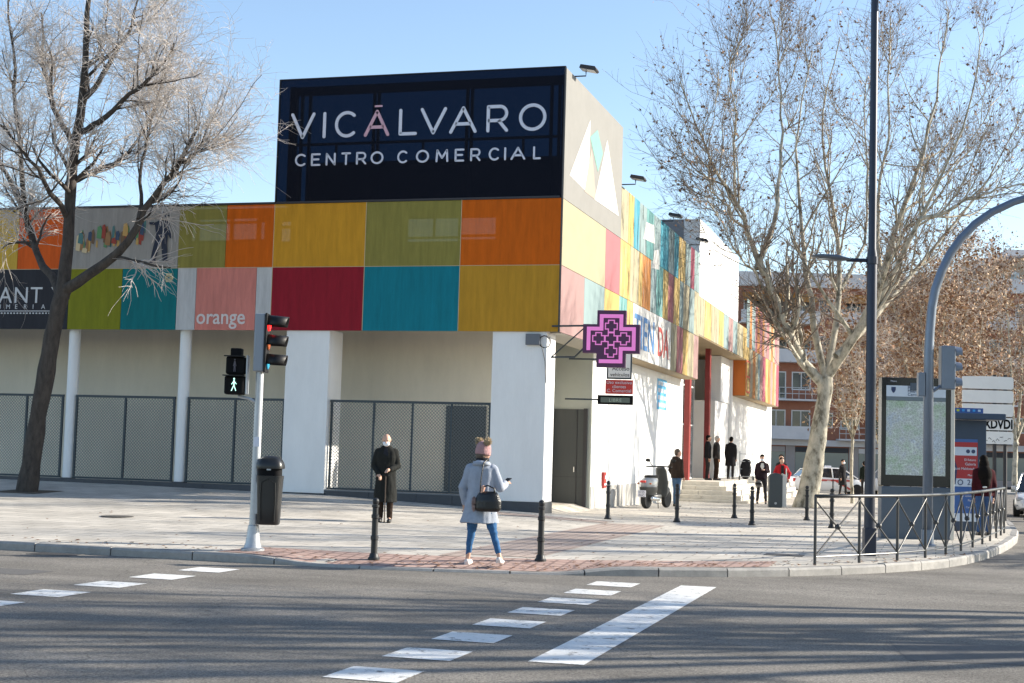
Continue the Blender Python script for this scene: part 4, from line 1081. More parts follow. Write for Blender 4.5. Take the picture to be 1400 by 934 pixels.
# ------------------------------------------------------------------ trees
LEFT_LIMBS = [
  (0.215,0.180,[(-11.49,-3.60,0.19),(-11.41,-3.57,1.15),(-11.30,-3.54,2.16),(-11.17,-3.50,3.34),(-11.02,-3.46,4.35),(-10.92,-3.43,4.90)]),
  (0.165,0.040,[(-10.92,-3.43,4.90),(-10.92,-3.33,5.72),(-11.04,-3.26,6.59),(-11.02,-3.25,7.45),(-10.87,-3.31,8.21),(-10.66,-3.35,8.80),(-10.49,-3.51,9.61),(-10.55,-3.63,10.62),(-10.39,-3.69,11.62),(-10.35,-3.68,12.49)]),
  (0.135,0.030,[(-10.92,-3.43,4.90),(-10.46,-3.50,5.11),(-9.86,-3.53,5.48),(-9.26,-3.56,5.81),(-9.03,-3.60,6.20),(-8.95,-3.58,6.59),(-8.53,-3.56,7.13),(-8.02,-3.51,7.58),(-7.90,-3.58,7.78),(-7.68,-3.62,8.21),(-7.53,-3.68,8.69)]),
  (0.045,0.014,[(-7.90,-3.58,7.78),(-7.72,-3.53,7.95),(-7.47,-3.56,8.09),(-7.24,-3.49,8.23)]),
  (0.050,0.015,[(-8.95,-3.58,6.59),(-9.15,-3.32,7.39),(-9.20,-3.13,8.11),(-9.11,-2.89,9.02),(-9.01,-2.66,10.11)]),
  (0.110,0.030,[(-10.98,-3.45,4.78),(-11.53,-3.09,5.33),(-12.12,-2.74,5.90),(-12.62,-2.47,6.57),(-13.06,-2.29,7.32),(-13.62,-2.14,7.99),(-14.31,-2.14,8.84)]),
  (0.070,0.020,[(-12.62,-2.47,6.57),(-12.57,-2.88,7.03),(-12.47,-3.05,8.05),(-12.61,-3.30,9.23),(-12.58,-3.40,10.44),(-12.76,-3.55,11.81)]),
  (0.080,0.020,[(-10.87,-3.31,8.21),(-11.48,-2.97,8.91),(-12.00,-2.71,9.52),(-12.45,-2.42,10.51),(-12.78,-2.21,11.86)]),
  (0.080,0.020,[(-10.68,-3.36,8.62),(-10.06,-3.80,8.71),(-9.30,-4.00,9.11),(-8.43,-4.26,9.50),(-7.72,-4.47,10.23)]),
  (0.070,0.018,[(-10.48,-3.51,9.44),(-10.03,-3.38,10.14),(-9.77,-3.09,11.07),(-9.67,-2.85,12.01)]),
  (0.070,0.018,[(-11.02,-3.25,6.59),(-10.82,-4.24,7.06),(-10.80,-4.86,7.48),(-11.06,-5.35,8.04),(-11.57,-5.71,8.46)]),
  (0.060,0.016,[(-11.02,-3.25,7.45),(-10.91,-2.38,7.79),(-10.59,-1.66,8.36),(-10.42,-0.99,9.14),(-10.36,-0.66,10.14)]),
]
PLANE_LIMBS = [
  (0.400,0.240,[(4.11,17.69,-0.26),(4.24,17.72,0.49),(4.44,17.78,1.72),(4.59,17.83,2.84),(4.70,17.86,3.71),(4.74,17.87,4.33)]),
  (0.190,0.120,[(4.70,17.86,4.01),(4.19,17.40,4.55),(3.80,16.97,5.57),(3.35,16.52,6.44),(2.83,16.27,7.15),(2.59,16.09,8.12)]),
  (0.100,0.020,[(2.59,16.09,8.12),(2.26,15.89,9.20),(1.89,15.47,10.24),(1.22,14.96,11.15),(0.79,14.62,12.19),(0.43,14.31,13.11),(0.22,14.04,13.79)]),
  (0.100,0.020,[(2.62,16.10,8.00),(2.83,16.47,9.04),(2.95,16.72,10.32),(3.16,17.09,11.89),(3.25,17.43,13.75),(2.99,17.67,15.88),(2.82,17.72,16.94)]),
  (0.060,0.015,[(2.26,15.89,9.20),(1.85,14.93,9.54),(1.35,14.16,10.10),(0.95,13.63,10.65)]),
  (0.050,0.015,[(1.89,15.47,10.24),(2.02,15.19,11.54),(1.79,14.92,12.96),(1.77,14.81,14.90)]),
  (0.050,0.015,[(2.83,16.27,7.15),(2.33,15.49,7.80),(1.89,14.74,8.54),(1.63,14.03,9.16)]),
  (0.140,0.020,[(4.74,17.87,4.33),(4.52,18.22,5.86),(4.15,18.32,7.00),(3.81,18.54,8.56),(3.67,18.81,10.15),(3.44,19.05,12.03),(3.64,19.42,13.95),(3.97,19.73,16.14)]),
  (0.130,0.020,[(4.76,17.88,4.46),(5.00,18.78,6.29),(5.20,19.26,7.62),(5.13,19.66,9.09),(4.79,19.97,10.59),(4.23,20.33,12.26),(4.42,20.90,14.54),(4.89,21.25,17.06)]),
  (0.170,0.020,[(4.81,17.89,4.34),(5.21,17.59,5.19),(5.98,17.40,6.04),(6.57,17.16,7.49),(7.09,17.00,9.54),(7.71,16.87,11.22),(8.17,16.80,13.15),(8.50,16.90,15.13),(8.73,16.96,16.50)]),
  (0.150,0.020,[(4.86,17.91,4.41),(5.64,17.20,5.41),(6.48,16.72,6.34),(7.13,16.28,7.62),(7.81,15.86,9.35),(8.75,15.72,11.20),(9.41,15.60,13.06),(9.73,15.59,14.95)]),
  (0.120,0.020,[(5.26,17.50,5.18),(6.27,18.95,6.31),(7.20,20.27,7.60),(8.55,21.60,9.33),(9.69,22.67,11.36),(10.74,23.60,13.28),(11.40,24.01,14.72)]),
  (0.080,0.020,[(6.57,17.16,7.49),(6.28,17.91,9.20),(6.37,18.35,11.04),(6.70,18.87,13.18),(6.79,19.10,15.30),(6.65,19.27,17.19)]),
  (0.070,0.020,[(7.81,15.86,9.35),(9.20,15.64,9.99),(10.30,15.45,10.29),(11.38,15.35,10.36)]),
  (0.070,0.020,[(5.20,19.26,7.62),(5.79,20.68,9.10),(5.98,21.57,11.11),(5.66,22.31,13.44),(5.74,22.86,15.79)]),
  (0.050,0.015,[(7.09,17.00,9.54),(7.82,18.26,10.23),(9.02,19.55,11.71),(10.25,20.75,14.52)]),
]
M_BARKD = mat('elm_bark', (.050,.041,.034), .9, var=.65, scale=9, bump=.9, bscale=22, stretch=(1,1,.35))
M_TWIGP = mat('pale_twigs', (.50,.45,.41), .85, var=.35, scale=3)
def plane_bark():
    m = bpy.data.materials.new('plane_bark'); m.use_nodes = True; nt = m.node_tree; b = nt.nodes['Principled BSDF']
    tc = nt.nodes.new('ShaderNodeTexCoord'); mp = nt.nodes.new('ShaderNodeMapping'); mp.inputs['Scale'].default_value = (1,1,.55)
    nt.links.new(tc.outputs['Object'], mp.inputs[0])
    n = nt.nodes.new('ShaderNodeTexNoise'); n.inputs['Scale'].default_value=4.5; n.inputs['Detail'].default_value=5; n.inputs['Roughness'].default_value=.65
    nt.links.new(mp.outputs[0], n.inputs['Vector'])
    r = nt.nodes.new('ShaderNodeValToRGB'); e = r.color_ramp.elements
    e[0].position=.38; e[0].color=(.16,.14,.10,1); e[1].position=.60; e[1].color=(.52,.47,.37,1); e.new(.47).color=(.36,.33,.26,1)
    nt.links.new(n.outputs['Fac'], r.inputs[0]); nt.links.new(r.outputs[0], b.inputs['Base Color']); b.inputs['Roughness'].default_value=.85
    bp = nt.nodes.new('ShaderNodeBump'); bp.inputs['Strength'].default_value=.5; bp.inputs['Distance'].default_value=.02
    nt.links.new(n.outputs['Fac'], bp.inputs['Height']); nt.links.new(bp.outputs[0], b.inputs['Normal'])
    return m
M_PLANE = plane_bark()
M_TWIGB = mat('plane_twigs', (.23,.185,.145), .85)
M_LEAFB = mat('dry_brown_leaf', (.20,.10,.05), .8, var=.45, scale=.9)
M_LEAFT = mat('dry_tan_leaf', (.42,.29,.18), .8, var=.45, scale=.9)

def tubes(P, R, k):
    """P (B,n,3) centre lines, R (B,n) radii -> verts, quads"""
    B, n, _ = P.shape
    T = np.empty_like(P); T[:,1:-1] = P[:,2:]-P[:,:-2]; T[:,0] = P[:,1]-P[:,0]; T[:,-1] = P[:,-1]-P[:,-2]
    T /= np.maximum(np.linalg.norm(T, axis=2, keepdims=True), 1e-9)
    ref = np.where(np.abs(T[:,:1,2:3]) < .8, np.array([[[0,0,1.]]]), np.array([[[1.,0,0]]]))
    Xa = np.cross(T, np.broadcast_to(ref, T.shape)); Xa /= np.maximum(np.linalg.norm(Xa, axis=2, keepdims=True), 1e-9)
    Ya = np.cross(T, Xa)
    a = np.arange(k)*2*np.pi/k
    V = P[:,:,None,:] + R[:,:,None,None]*(np.cos(a)[None,None,:,None]*Xa[:,:,None,:] + np.sin(a)[None,None,:,None]*Ya[:,:,None,:])
    idx = np.arange(B*n*k).reshape(B, n, k)
    F = np.stack([idx[:,:-1], np.roll(idx,-1,2)[:,:-1], np.roll(idx,-1,2)[:,1:], idx[:,1:]], -1).reshape(-1,4)
    return V.reshape(-1,3), F
def np_mesh(name, chunks, mats, smooth=True):
    """chunks: list of (verts, quads, material index)"""
    Vs=[];Fs=[];Ms=[];o=0
    for V,F,mi in chunks:
        Vs.append(V);Fs.append(F+o);Ms.append(np.full(len(F),mi));o+=len(V)
    V=np.concatenate(Vs);F=np.concatenate(Fs);Mi=np.concatenate(Ms)
    me=bpy.data.meshes.new(name); me.vertices.add(len(V)); me.vertices.foreach_set('co',V.astype(np.float32).ravel())
    me.loops.add(F.size); me.loops.foreach_set('vertex_index',F.astype(np.int32).ravel())
    me.polygons.add(len(F)); me.polygons.foreach_set('loop_start',np.arange(0,F.size,4,dtype=np.int32)); me.polygons.foreach_set('loop_total',np.full(len(F),4,dtype=np.int32))
    me.polygons.foreach_set('material_index',Mi.astype(np.int32))
    if smooth: me.polygons.foreach_set('use_smooth',np.ones(len(F),dtype=bool))
    for m in mats: me.materials.append(m)
    me.update(calc_edges=True); return me
def resample(pts, n, wob, rg):
    pts=np.array(pts,float); d=np.r_[0,np.cumsum(np.linalg.norm(np.diff(pts,axis=0),axis=1))]
    t=np.linspace(0,d[-1],n); out=np.stack([np.interp(t,d,pts[:,i]) for i in range(3)],1)
    # soften the corners
    for _ in range(2): out[1:-1]=(out[:-2]+2*out[1:-1]+out[2:])/4
    w=rg.normal(0,wob,(n,3)); w[0]=0; w[-1]*=.5; w[1:-1]=(w[:-2]+w[1:-1]+w[2:])/3
    return out+w
def children(P, R, rg, per, t0, L, lsd, ang, rr, n, wob, trop, tip, rmin, grav=None):
    """branches off every parent line: P (B,n,3)"""
    B, m, _ = P.shape
    K = B*per
    t = rg.uniform(t0, 1.0, (B, per)); ti = t*(m-1); i0 = np.minimum(ti.astype(int), m-2); f = (ti-i0)[...,None]
    bi = np.arange(B)[:,None]
    S = P[bi,i0]*(1-f)+P[bi,i0+1]*f; T = P[bi,i0+1]-P[bi,i0]; T/=np.maximum(np.linalg.norm(T,axis=2,keepdims=True),1e-9)
    r0 = (R[bi,i0]*(1-f[...,0])+R[bi,i0+1]*f[...,0])
    S=S.reshape(K,3);T=T.reshape(K,3);r0=r0.reshape(K)*rr; r0=np.maximum(r0,rmin)
    q=rg.normal(0,1,(K,3)); q-=T*(q*T).sum(1,keepdims=True); q/=np.linalg.norm(q,axis=1,keepdims=True)
    an=np.radians(rg.normal(ang,ang*.28,K))[:,None]
    D=T*np.cos(an)+q*np.sin(an)
    ln=L*np.exp(rg.normal(0,lsd,K))*(1.15-.5*t.reshape(K))
    out=np.empty((K,n,3)); out[:,0]=S; st=(ln/(n-1))[:,None]
    for j in range(1,n):
        D=D+rg.normal(0,wob,(K,3)); D[:,2]+=trop
        if grav is not None: D[:,2]-=grav*j/n
        D/=np.linalg.norm(D,axis=1,keepdims=True); out[:,j]=out[:,j-1]+D*st
    RR=r0[:,None]*np.linspace(1,tip,n)[None]; RR=np.maximum(RR,rmin*.6)
    return out, RR
def leaf_quads(P, rg, count, size, spread):
    pts=P.reshape(-1,3); c=pts[rg.integers(0,len(pts),count)]+rg.normal(0,spread,(count,3))
    a=rg.normal(0,1,(count,3)); a/=np.linalg.norm(a,axis=1,keepdims=True); b=rg.normal(0,1,(count,3)); b-=a*(a*b).sum(1,keepdims=True); b/=np.linalg.norm(b,axis=1,keepdims=True)
    s=size*rg.uniform(.5,1.3,(count,1)); w=s*rg.uniform(.35,.8,(count,1)); nrm=np.cross(a,b)*s*.25
    V=np.stack([c-a*s,c+b*w+nrm,c+a*s,c-b*w+nrm],1).reshape(-1,3); F=np.arange(count*4).reshape(count,4)
    return V,F
def build_tree(name, label, limbs, seed, spec, bark, twigm, leaves=None, group=None, origin=(0,0,0), kids_from=1, trunk_n=14, taper=1.0, wob=.035):
    rg=np.random.default_rng(seed); t=thing(name,label,'tree',origin,0,group)
    o=np.array(origin); trunk=[]; limbP=[]; limbR=[]
    for i,(r0,r1,pts) in enumerate(limbs):
        n=trunk_n; P=resample(np.array(pts)-o,n,wob if i else .02,rg)
        R=(r1+(r0-r1)*(1-np.linspace(0,1,n))**taper)*(1+rg.normal(0,.04,n))
        if i==0:
            R[0]*=1.28; R[1]*=1.08
            V,F=tubes(P[None],R[None],14)
            V+=rg.normal(0,.010,V.shape)
        else:
            P[0]=P[0]-(P[1]-P[0])*.3
            V,F=tubes(P[None],R[None],9)
        trunk.append((V,F,0))
        if i>=kids_from: limbP.append(P);limbR.append(R)
    link('trunk',np_mesh('trunk',trunk,[bark]),t)
    P=np.stack(limbP);R=np.stack(limbR); crown=[]; lastP=[]
    for li,s in enumerate(spec):
        P,R=children(P,R,rg,*s['a'],grav=s.get('grav')); V,F=tubes(P,R,s.get('k',3)); crown.append((V,F,1 if li>=s.get('tw',1) else 0)); lastP.append(P)
    link('crown',np_mesh('crown',crown,[bark,twigm]),t)
    if leaves:
        ch=[]
        for (cnt,size,spread,mi) in leaves['sets']:
            V,F=leaf_quads(lastP[-1] if leaves.get('tips',True) else np.concatenate([p.reshape(-1,3) for p in lastP[1:]])[None],rg,cnt,size,spread); ch.append((V,F,mi))
        lf=link('leaves',np_mesh('leaves',ch,leaves['mats'],False),t); lf['kind']='stuff'
    return t
#            per, t0,  L, lsd, ang, rr, n, wob, trop, tip, rmin
build_tree('elm_tree','leaning bare tree with pale twigs on the left pavement in front of the shop panels',LEFT_LIMBS,5,[
    dict(a=(14,.26,1.2,.35,44,.48,9,.15,.05,.35,.012),k=5),
    dict(a=(9,.12,.95,.40,42,.55,7,.17,.02,.4,.0050)),
    dict(a=(9,.10,.52,.40,40,.7,6,.18,-.01,.4,.0042),grav=.10)],M_BARKD,M_TWIGP,origin=(-11.49,-3.60,pave_z(-11.49,-3.6)-.02),wob=.06)
tree_pit(-11.49,-3.60)
build_tree('plane_tree','tall mottled plane tree with a forked trunk right of the shopping centre entrance',PLANE_LIMBS,8,[
    dict(a=(13,.10,2.4,.28,40,.60,10,.11,.13,.25,.018),k=5),
    dict(a=(9,.10,1.35,.35,44,.52,6,.14,.09,.35,.0085)),
    dict(a=(5,.10,.75,.35,44,.62,5,.15,.08,.4,.0058))],M_PLANE,M_TWIGB,
    leaves=dict(sets=[(3000,.062,.04,0),(1800,.062,.04,1)],mats=[M_LEAFB,M_LEAFT],tips=False),origin=(4.2,17.7,pave_z(4.2,17.7)-.02),taper=1.5,wob=.12)
tree_pit(4.35,17.75)

# generic street tree grown from parameters (bare or with dry leaves), placed by copies
def generic_limbs(seed,h,fork,spread,r,n):
    rg=random.Random(seed); L=[(r,r*.7,[(0,0,-.1),(rg.uniform(-.05,.05),rg.uniform(-.05,.05),fork*.5),(rg.uniform(-.1,.1),rg.uniform(-.1,.1),fork)])]
    top=L[0][2][-1]
    for i in range(n):
        a=2*math.pi*(i+rg.uniform(-.25,.25))/n; s=spread*rg.uniform(.6,1.0) if i else spread*.15; hh=(h-fork)*rg.uniform(.75,1.0)
        pts=[(top[0],top[1],top[2]-rg.uniform(0,.25))]
        for k in range(1,5):
            f=k/4; pts.append((top[0]+math.cos(a)*s*f**.8+rg.uniform(-.1,.1),top[1]+math.sin(a)*s*f**.8+rg.uniform(-.1,.1),top[2]+hh*f**1.1))
        L.append((r*rg.uniform(.42,.6),r*.10,pts))
    return L
def bare_street_tree(label,loc,seed,rot=0,grp=None,src=[None]):
    if src[0] is None:
        t=build_tree('street_tree',label,generic_limbs(seed,13.5,3.6,4.6,.26,8),seed,[
            dict(a=(9,.2,2.5,.3,40,.5,8,.1,.05,.35,.02),k=4),dict(a=(7,.1,1.3,.35,42,.55,5,.13,.03,.4,.011)),dict(a=(4,.1,.7,.35,42,.65,4,.15,.03,.5,.009))],M_PLANE,M_TWIGB,group=grp)
        src[0]=t
    else:
        t=copy_tree(src[0]); t['label']=label
    t.location=loc; t.rotation_euler=(0,0,rot); return t
k=0
for (u,v,rot,s) in [(19.0,-13.5,.3,1.0),(20.2,-10.4,1.6,.95),(19.8,-.2,4.1,.78),(19.2,9.8,5.2,1.0),(19.7,19.5,.9,1.05),(19.3,26.0,2.2,1.0),(15.4,-24.5,1.1,.8),(24.0,-19.0,3.4,1.0)]:
    t=bare_street_tree('bare plane tree across the side street',(u,v,road_z(u,v)+.12),21,rot,'bare trees across the side street'); t.scale=(s,s,s); k+=1
# young trees keeping dry brown leaves in front of the flats
def leafy_tree(label,loc,seed,h,fork,spread,r,nl,rot=0):
    t=build_tree('young_oak_tree',label,generic_limbs(seed,h,fork,spread,r,7),seed,[
        dict(a=(9,.12,h*.17,.3,45,.5,6,.12,.03,.35,.012),k=4),dict(a=(7,.1,h*.10,.35,45,.6,5,.15,.0,.4,.009)),dict(a=(3,.1,h*.06,.35,45,.65,4,.15,.0,.5,.008))],M_PLANE,M_TWIGP,
        leaves=dict(sets=[(int(nl*.7),.085,.16,0),(int(nl*.75),.085,.16,1)],mats=[M_LEAFB,M_LEAFT],tips=False),group='brown-leaved trees in front of the flats')
    t.location=loc; t.rotation_euler=(0,0,rot); return t
for (lab,u,v,sd,h,fk,sp,r,nl) in [
    ('slim young tree with a thin straight trunk just left of the navy lamp post',5.15,27.3,31,7.6,2.7,1.5,.07,1500),
    ('brown-leaved tree right behind the map panel',8.1,33.5,32,10.2,2.4,2.5,.13,6200),
    ('brown-leaved tree behind the curved signal mast',9.2,39.5,33,12.0,2.4,2.6,.13,6800),
    ('broad brown-leaved tree on the far pavement behind the direction boards',13.2,68.2,34,17.0,3.4,5.2,.2,8200),
    ('pale twiggy tree in front of the flats between plane tree and lamp post',5.7,41.0,35,10.5,2.5,2.6,.12,4600),
    ('brown-leaved tree on the far pavement beside the flats entrance',8.2,68.0,36,16.5,3.4,4.8,.2,7200)]:
    leafy_tree(lab,(u,v,pave_z(u,v) if u<10.3 and v<46 else base_z(v)),sd,h,fk,sp,r,nl)

# dry leaves blown over the pavement and along the kerb
rg = np.random.default_rng(17); cnt = 700
uu = np.where(rg.random(cnt) < .55, rg.uniform(-8,9,cnt), rg.normal(4.3,2.4,cnt)); vv = np.empty(cnt)
for i in range(cnt):
    if i % 2: vv[i] = kerb_v(min(uu[i],9.8)) + abs(rg.normal(0,.5)) + .2
    else: vv[i] = rg.uniform(-12,18)
zz = np.array([pave_z(a,b) for a,b in zip(uu,vv)])+.012
ok = (vv > np.array([kerb_v(min(a,9.8)) for a in uu])+.16) & ((vv < -.2) | (uu > .2)); uu,vv,zz = uu[ok],vv[ok],zz[ok]; cnt = len(uu)
a = rg.uniform(0,6.28,cnt); s_ = rg.uniform(.02,.05,cnt); ca,sa = np.cos(a)*s_,np.sin(a)*s_
V = np.stack([np.stack([uu-ca,vv-sa,zz],1),np.stack([uu+sa*.6,vv-ca*.6,zz+.012],1),np.stack([uu+ca,vv+sa,zz+.004],1),np.stack([uu-sa*.6,vv+ca*.6,zz+.010],1)],1).reshape(-1,3)
lit = link('leaf_litter', np_mesh('leaf_litter',[(V,np.arange(cnt*4).reshape(cnt,4),0)],[M_LEAFB],False)); lit['kind'] = 'stuff'; lit['label'] = 'dry brown leaves scattered over the pavement'; lit['category'] = 'leaves'
# ------------------------------------------------------------------ people
SKIN = mat('skin', (.50,.30,.215), .55, var=.06, scale=20)
def cloth(name, c, var=.12): return mat('cloth_'+name, c, .9, var=var, scale=14, bump=.25, bscale=90, spec=.15)
C_BLK = cloth('black', (.020,.020,.023)); C_BLK2 = cloth('soft_black', (.034,.032,.033)); C_BRN = cloth('brown_jacket', (.032,.022,.017)); C_BRNT = cloth('brown_trousers', (.030,.019,.014))
C_DENIM = cloth('denim', (.04,.115,.25), .3); C_DENIM2 = cloth('blue_jeans', (.06,.115,.20), .2); C_GREY = cloth('blue_grey_wool', (.31,.34,.40)); C_RED = cloth('red', (.42,.022,.03)); C_WHITE = cloth('white', (.7,.69,.66)); C_BURG = cloth('burgundy', (.05,.008,.012))
C_SHOEB = mat('shoe_black', (.012,.012,.012), .4); C_SHOEW = mat('shoe_white', (.66,.58,.55), .6)
H_GREY = mat('hair_grey', (.36,.34,.31), .7, var=.3, scale=40); H_BRN = mat('hair_brown', (.075,.05,.032), .6, var=.3, scale=40); H_BLK = mat('hair_black', (.010,.008,.007), .85, spec=.1)
M_MASK = mat('paper_mask', (.66,.72,.78), .7)
def person(label, loc, face, H=1.74, voxel=.022, legs=None, arms=None, lean=0.0, build=1.0, top=None, bottom=None, shoes=C_SHOEB, hair=None, head_turn=0.0, head_tilt=0.0,
           coat_len=None, coat_flare=1.0, mask=False, hood=None, detail=False, bag=None, group=None, bald=False, long_hair=False, cap=None, slim=False):
    """figure facing local -Y, feet at z=0; legs: ((hip dx, foot x, foot y, knee y)...); arms: (elbow, wrist) offsets from the shoulder"""
    t = thing('person', label, 'person', loc, face, group)
    s = H/1.75
    hipz, shz = .93*s, 1.44*s
    legs = legs or [(-.09,-.10,0,-.02),(.09,.10,0,-.02)]
    ly = -math.sin(lean)
    def bend(p):     # upper body leans forward above the hips
        dz = max(0, p[2]-hipz); return Vector((p[0], p[1]-dz*math.sin(lean), hipz+dz*math.cos(lean) if p[2] > hipz else p[2]))
    body, trou, shoe, coat, shirt = MB(), MB(), MB(), MB(), MB()
    b = build
    for hx, fx, fy, ky in legs:
        sx_ = math.copysign(1, hx)
        hip = Vector((hx*s, 0, hipz)); lift = .0
        fz = 0.085*s
        if isinstance(fy, tuple): fy, fz = fy[0], fz+fy[1]
        ank = Vector((fx*s, fy*s+.02, fz)); knee = (hip+ank)/2 + Vector((0, ky*s, .02*s))
        body.cone(hip, knee, .075*s, .05*s); body.cone(knee, ank, .05*s, .034*s); body.cone(ank, ank+Vector((0,-.13*s,-.045*s)), .034*s, .028*s)
        trou.cone(hip, knee, .094*s*b, .066*s*b); trou.cone(knee, ank+(knee-ank)*(.05 if not slim else .17), .066*s*b*(.86 if slim else 1), .052*s*b if not slim else .040*s)
        tilt = Vector((0,-.165*s,-.048*s)) if fz < .1*s else Vector((0,-.14*s,-.085*s))
        shoe = MB(); shoe.cone(ank+Vector((0,.035*s,-.035*s)), ank+tilt, .043*s, .037*s); shoe.box(ank.x-.04*s, ank.x+.04*s, ank.y-.19*s, ank.y+.06*s, fz-.085*s, fz-.06*s)
        remesh(shoe, 'shoe', voxel*.8 if not detail else .010, shoes, t, 3)
    body.loft([(0,0,hipz-.08*s,.15*s,.10*s),(0,0,hipz+.05*s,.155*s,.105*s),(*bend((0,0,1.12*s))[:3],.135*s,.095*s),(*bend((0,-.005,1.32*s))[:3],.165*s,.11*s),(*bend((0,0,1.43*s))[:3],.15*s,.085*s),(*bend((0,0,1.49*s))[:3],.06*s,.06*s)])
    trou.loft([(0,0,hipz-.10*s,.155*s*b,.115*s*b),(0,0,hipz+.06*s,.165*s*b,.12*s*b),(0,0,hipz+.14*s,.155*s*b,.112*s*b)])
    neck0, neck1 = bend((0,0,1.45*s)), bend((0,-.01,1.56*s))
    body.cone(neck0, neck1, .052*s, .05*s)
    hc = neck1 + Vector((math.sin(head_turn)*.015, -.02-.5*math.sin(head_tilt)*.09, .085*s*math.cos(head_tilt)))
    R3 = Matrix.Rotation(head_turn, 3, 'Z') @ Matrix.Rotation(head_tilt, 3, 'X')
    s0 = s; s = s*1.09      # head a touch fuller than the frame
    def hp(x, y, z, s=s): return hc + R3 @ Vector((x*s, y*s, z*s))
    # skull, jaw, nose, ears, brow
    hm = MB()
    hm.ell((0,0,0), (.075*s,.093*s,.105*s)); 
    hm.v = [tuple(hc + R3 @ Vector(v)) for v in hm.v]; body.add(hm.v, hm.f)
    body.cone(hp(0,-.045,-.055), hp(0,-.05,-.085), .055*s, .038*s)
    body.cone(hp(0,-.092,.012), hp(0,-.108,-.022), .010*s, .015*s, 8)
    body.cone(hp(-.03,-.082,.028), hp(.03,-.082,.028), .014*s, .014*s, 8)
    for sx_ in (-1,1): body.cone(hp(.074*sx_,.0,.015), hp(.078*sx_,.008,-.025), .014*s, .010*s, 8)
    sH, s = s, s0
    arms = arms or [((-.05,.02,-.29),(.01,-.06,-.25)),((.05,.02,-.29),(-.01,-.06,-.25))]
    cl = coat_len
    sleeve_ends = []
    for k, (e, w) in enumerate(arms):
        sx_ = -1 if k == 0 else 1
        sh = bend((sx_*.158*s*min(b,1.08), 0, 1.395*s)); el = sh + Vector(e)*s; wr = el + Vector(w)*s
        body.cone(sh, el, .052*s, .04*s); body.cone(el, wr, .04*s, .027*s)
        d = (wr-el).normalized(); side = d.cross(Vector((0,0,1))); side = side.normalized() if side.length > .1 else Vector((1,0,0))
        up = side.cross(d).normalized()
        pc = wr + d*.055*s; body.cone(wr, pc+d*.02*s, .028*s, .036*s)
        fr_ = .0095*s if detail else .012*s
        for q in range(4):
            o = side*(.030-.02*q)*s; L_ = (.062,.075,.070,.055)[q]*s
            a0 = pc + d*.03*s + o; a1 = a0 + d*L_*.55 - up*.012*s; a2 = a1 + d*L_*.35 - up*.028*s
            body.cone(a0, a1, fr_, fr_*.95, 8); body.cone(a1, a2, fr_*.95, fr_*.8, 8)
        th0 = wr + d*.03*s + side*.034*s; body.cone(th0, th0 + d*.045*s + side*.028*s - up*.012*s, fr_*1.15, fr_, 8)
        coat.cone(sh, el, .068*s*b, .056*s*b); coat.cone(el, wr, .058*s*b, .045*s*b); 
        sleeve_ends.append((wr, d, side, up))
    # jacket or coat
    zl = (cl if cl else .86)*s
    rings = []
    if zl < hipz-.1*s:
        rings += [(0,.0,zl,.205*s*b*coat_flare,.180*s*b*coat_flare),(0,0,(zl+hipz)/2,.198*s*b*(1+(coat_flare-1)*.5),.168*s*b)]
    else: rings += [(0,0,zl,.175*s*b,.135*s*b)]
    rings += [(0,0,hipz+.02*s,.185*s*b,.14*s*b),(*bend((0,0,1.10*s))[:3],.17*s*b,.13*s*b),(*bend((0,-.01,1.28*s))[:3],.19*s*b,.135*s*b),(*bend((0,0,1.40*s))[:3],.185*s*b,.115*s*b),(*bend((0,0,1.46*s))[:3],.125*s*b,.095*s*b),(*bend((0,0,1.52*s))[:3],.078*s,.078*s)]
    coat.loft(rings, 20)
    if hood: coat.ell(bend((0,.085,1.47*s)), (.13*s,.075*s,.075*s))
    bo = remesh(body, 'body', voxel if not detail else .0085, SKIN, t, 4)
    remesh(trou, 'trousers', voxel if not detail else .010, bottom, t, 5, fold=.009*s, fs=(7,7,11))
    pass
    co = remesh(coat, 'coat', voxel if not detail else .010, top, t, 5, fold=.014*s, fs=(8,8,3))
    if hair:
        hmb = MB()
        def cap_(rx, ry, rz, c):
            e = MB(); e.ell(Vector(c)*1.09, (rx*sH,ry*sH,rz*sH)); hmb.add([tuple(hc + R3 @ Vector(v)) for v in e.v], e.f)
        if bald: cap_(.087,.072,.062,(0,.022*s,-.008*s)); 
        else:
            cap_(.083,.092,.085,(0,.018*s,.036*s)); cap_(.081,.065,.085,(0,.040*s,-.01*s))
        if long_hair: cap_(.105,.10,.17,(0,.05*s,-.10*s)); cap_(.15,.10,.20,(0,.10*s,-.28*s)); cap_(.11,.07,.16,(0,.125*s,-.42*s))
        remesh(hmb, 'hair', max(voxel*.7,.010), hair, t, 4)
    if mask:
        mb = MB(); e = MB(); e.ell((0,-.066*sH,-.048*sH), (.064*sH,.054*sH,.052*sH)); mb.add([tuple(hc + R3 @ Vector(v)) for v in e.v], e.f); mb.build('face_mask', M_MASK, t, smooth=True)
    if detail:
        for sx_ in (-1,1): MB().ell(hp(.03*sx_,-.086,.012), (.011*s,.008*s,.008*s), 8, 6).build('eye', mat('eye_dark',(.03,.025,.02),.2), t, smooth=True)
        MB().cone(hp(-.022,-.094,-.055), hp(.022,-.094,-.055), .006, .006, 8).build('mouth', mat('lips',(.35,.15,.13),.5), t, smooth=True)
    t['_x'] = 0; del t['_x']
    return t, dict(hc=hc, R=R3, s=s, sleeves=sleeve_ends, bend=bend)

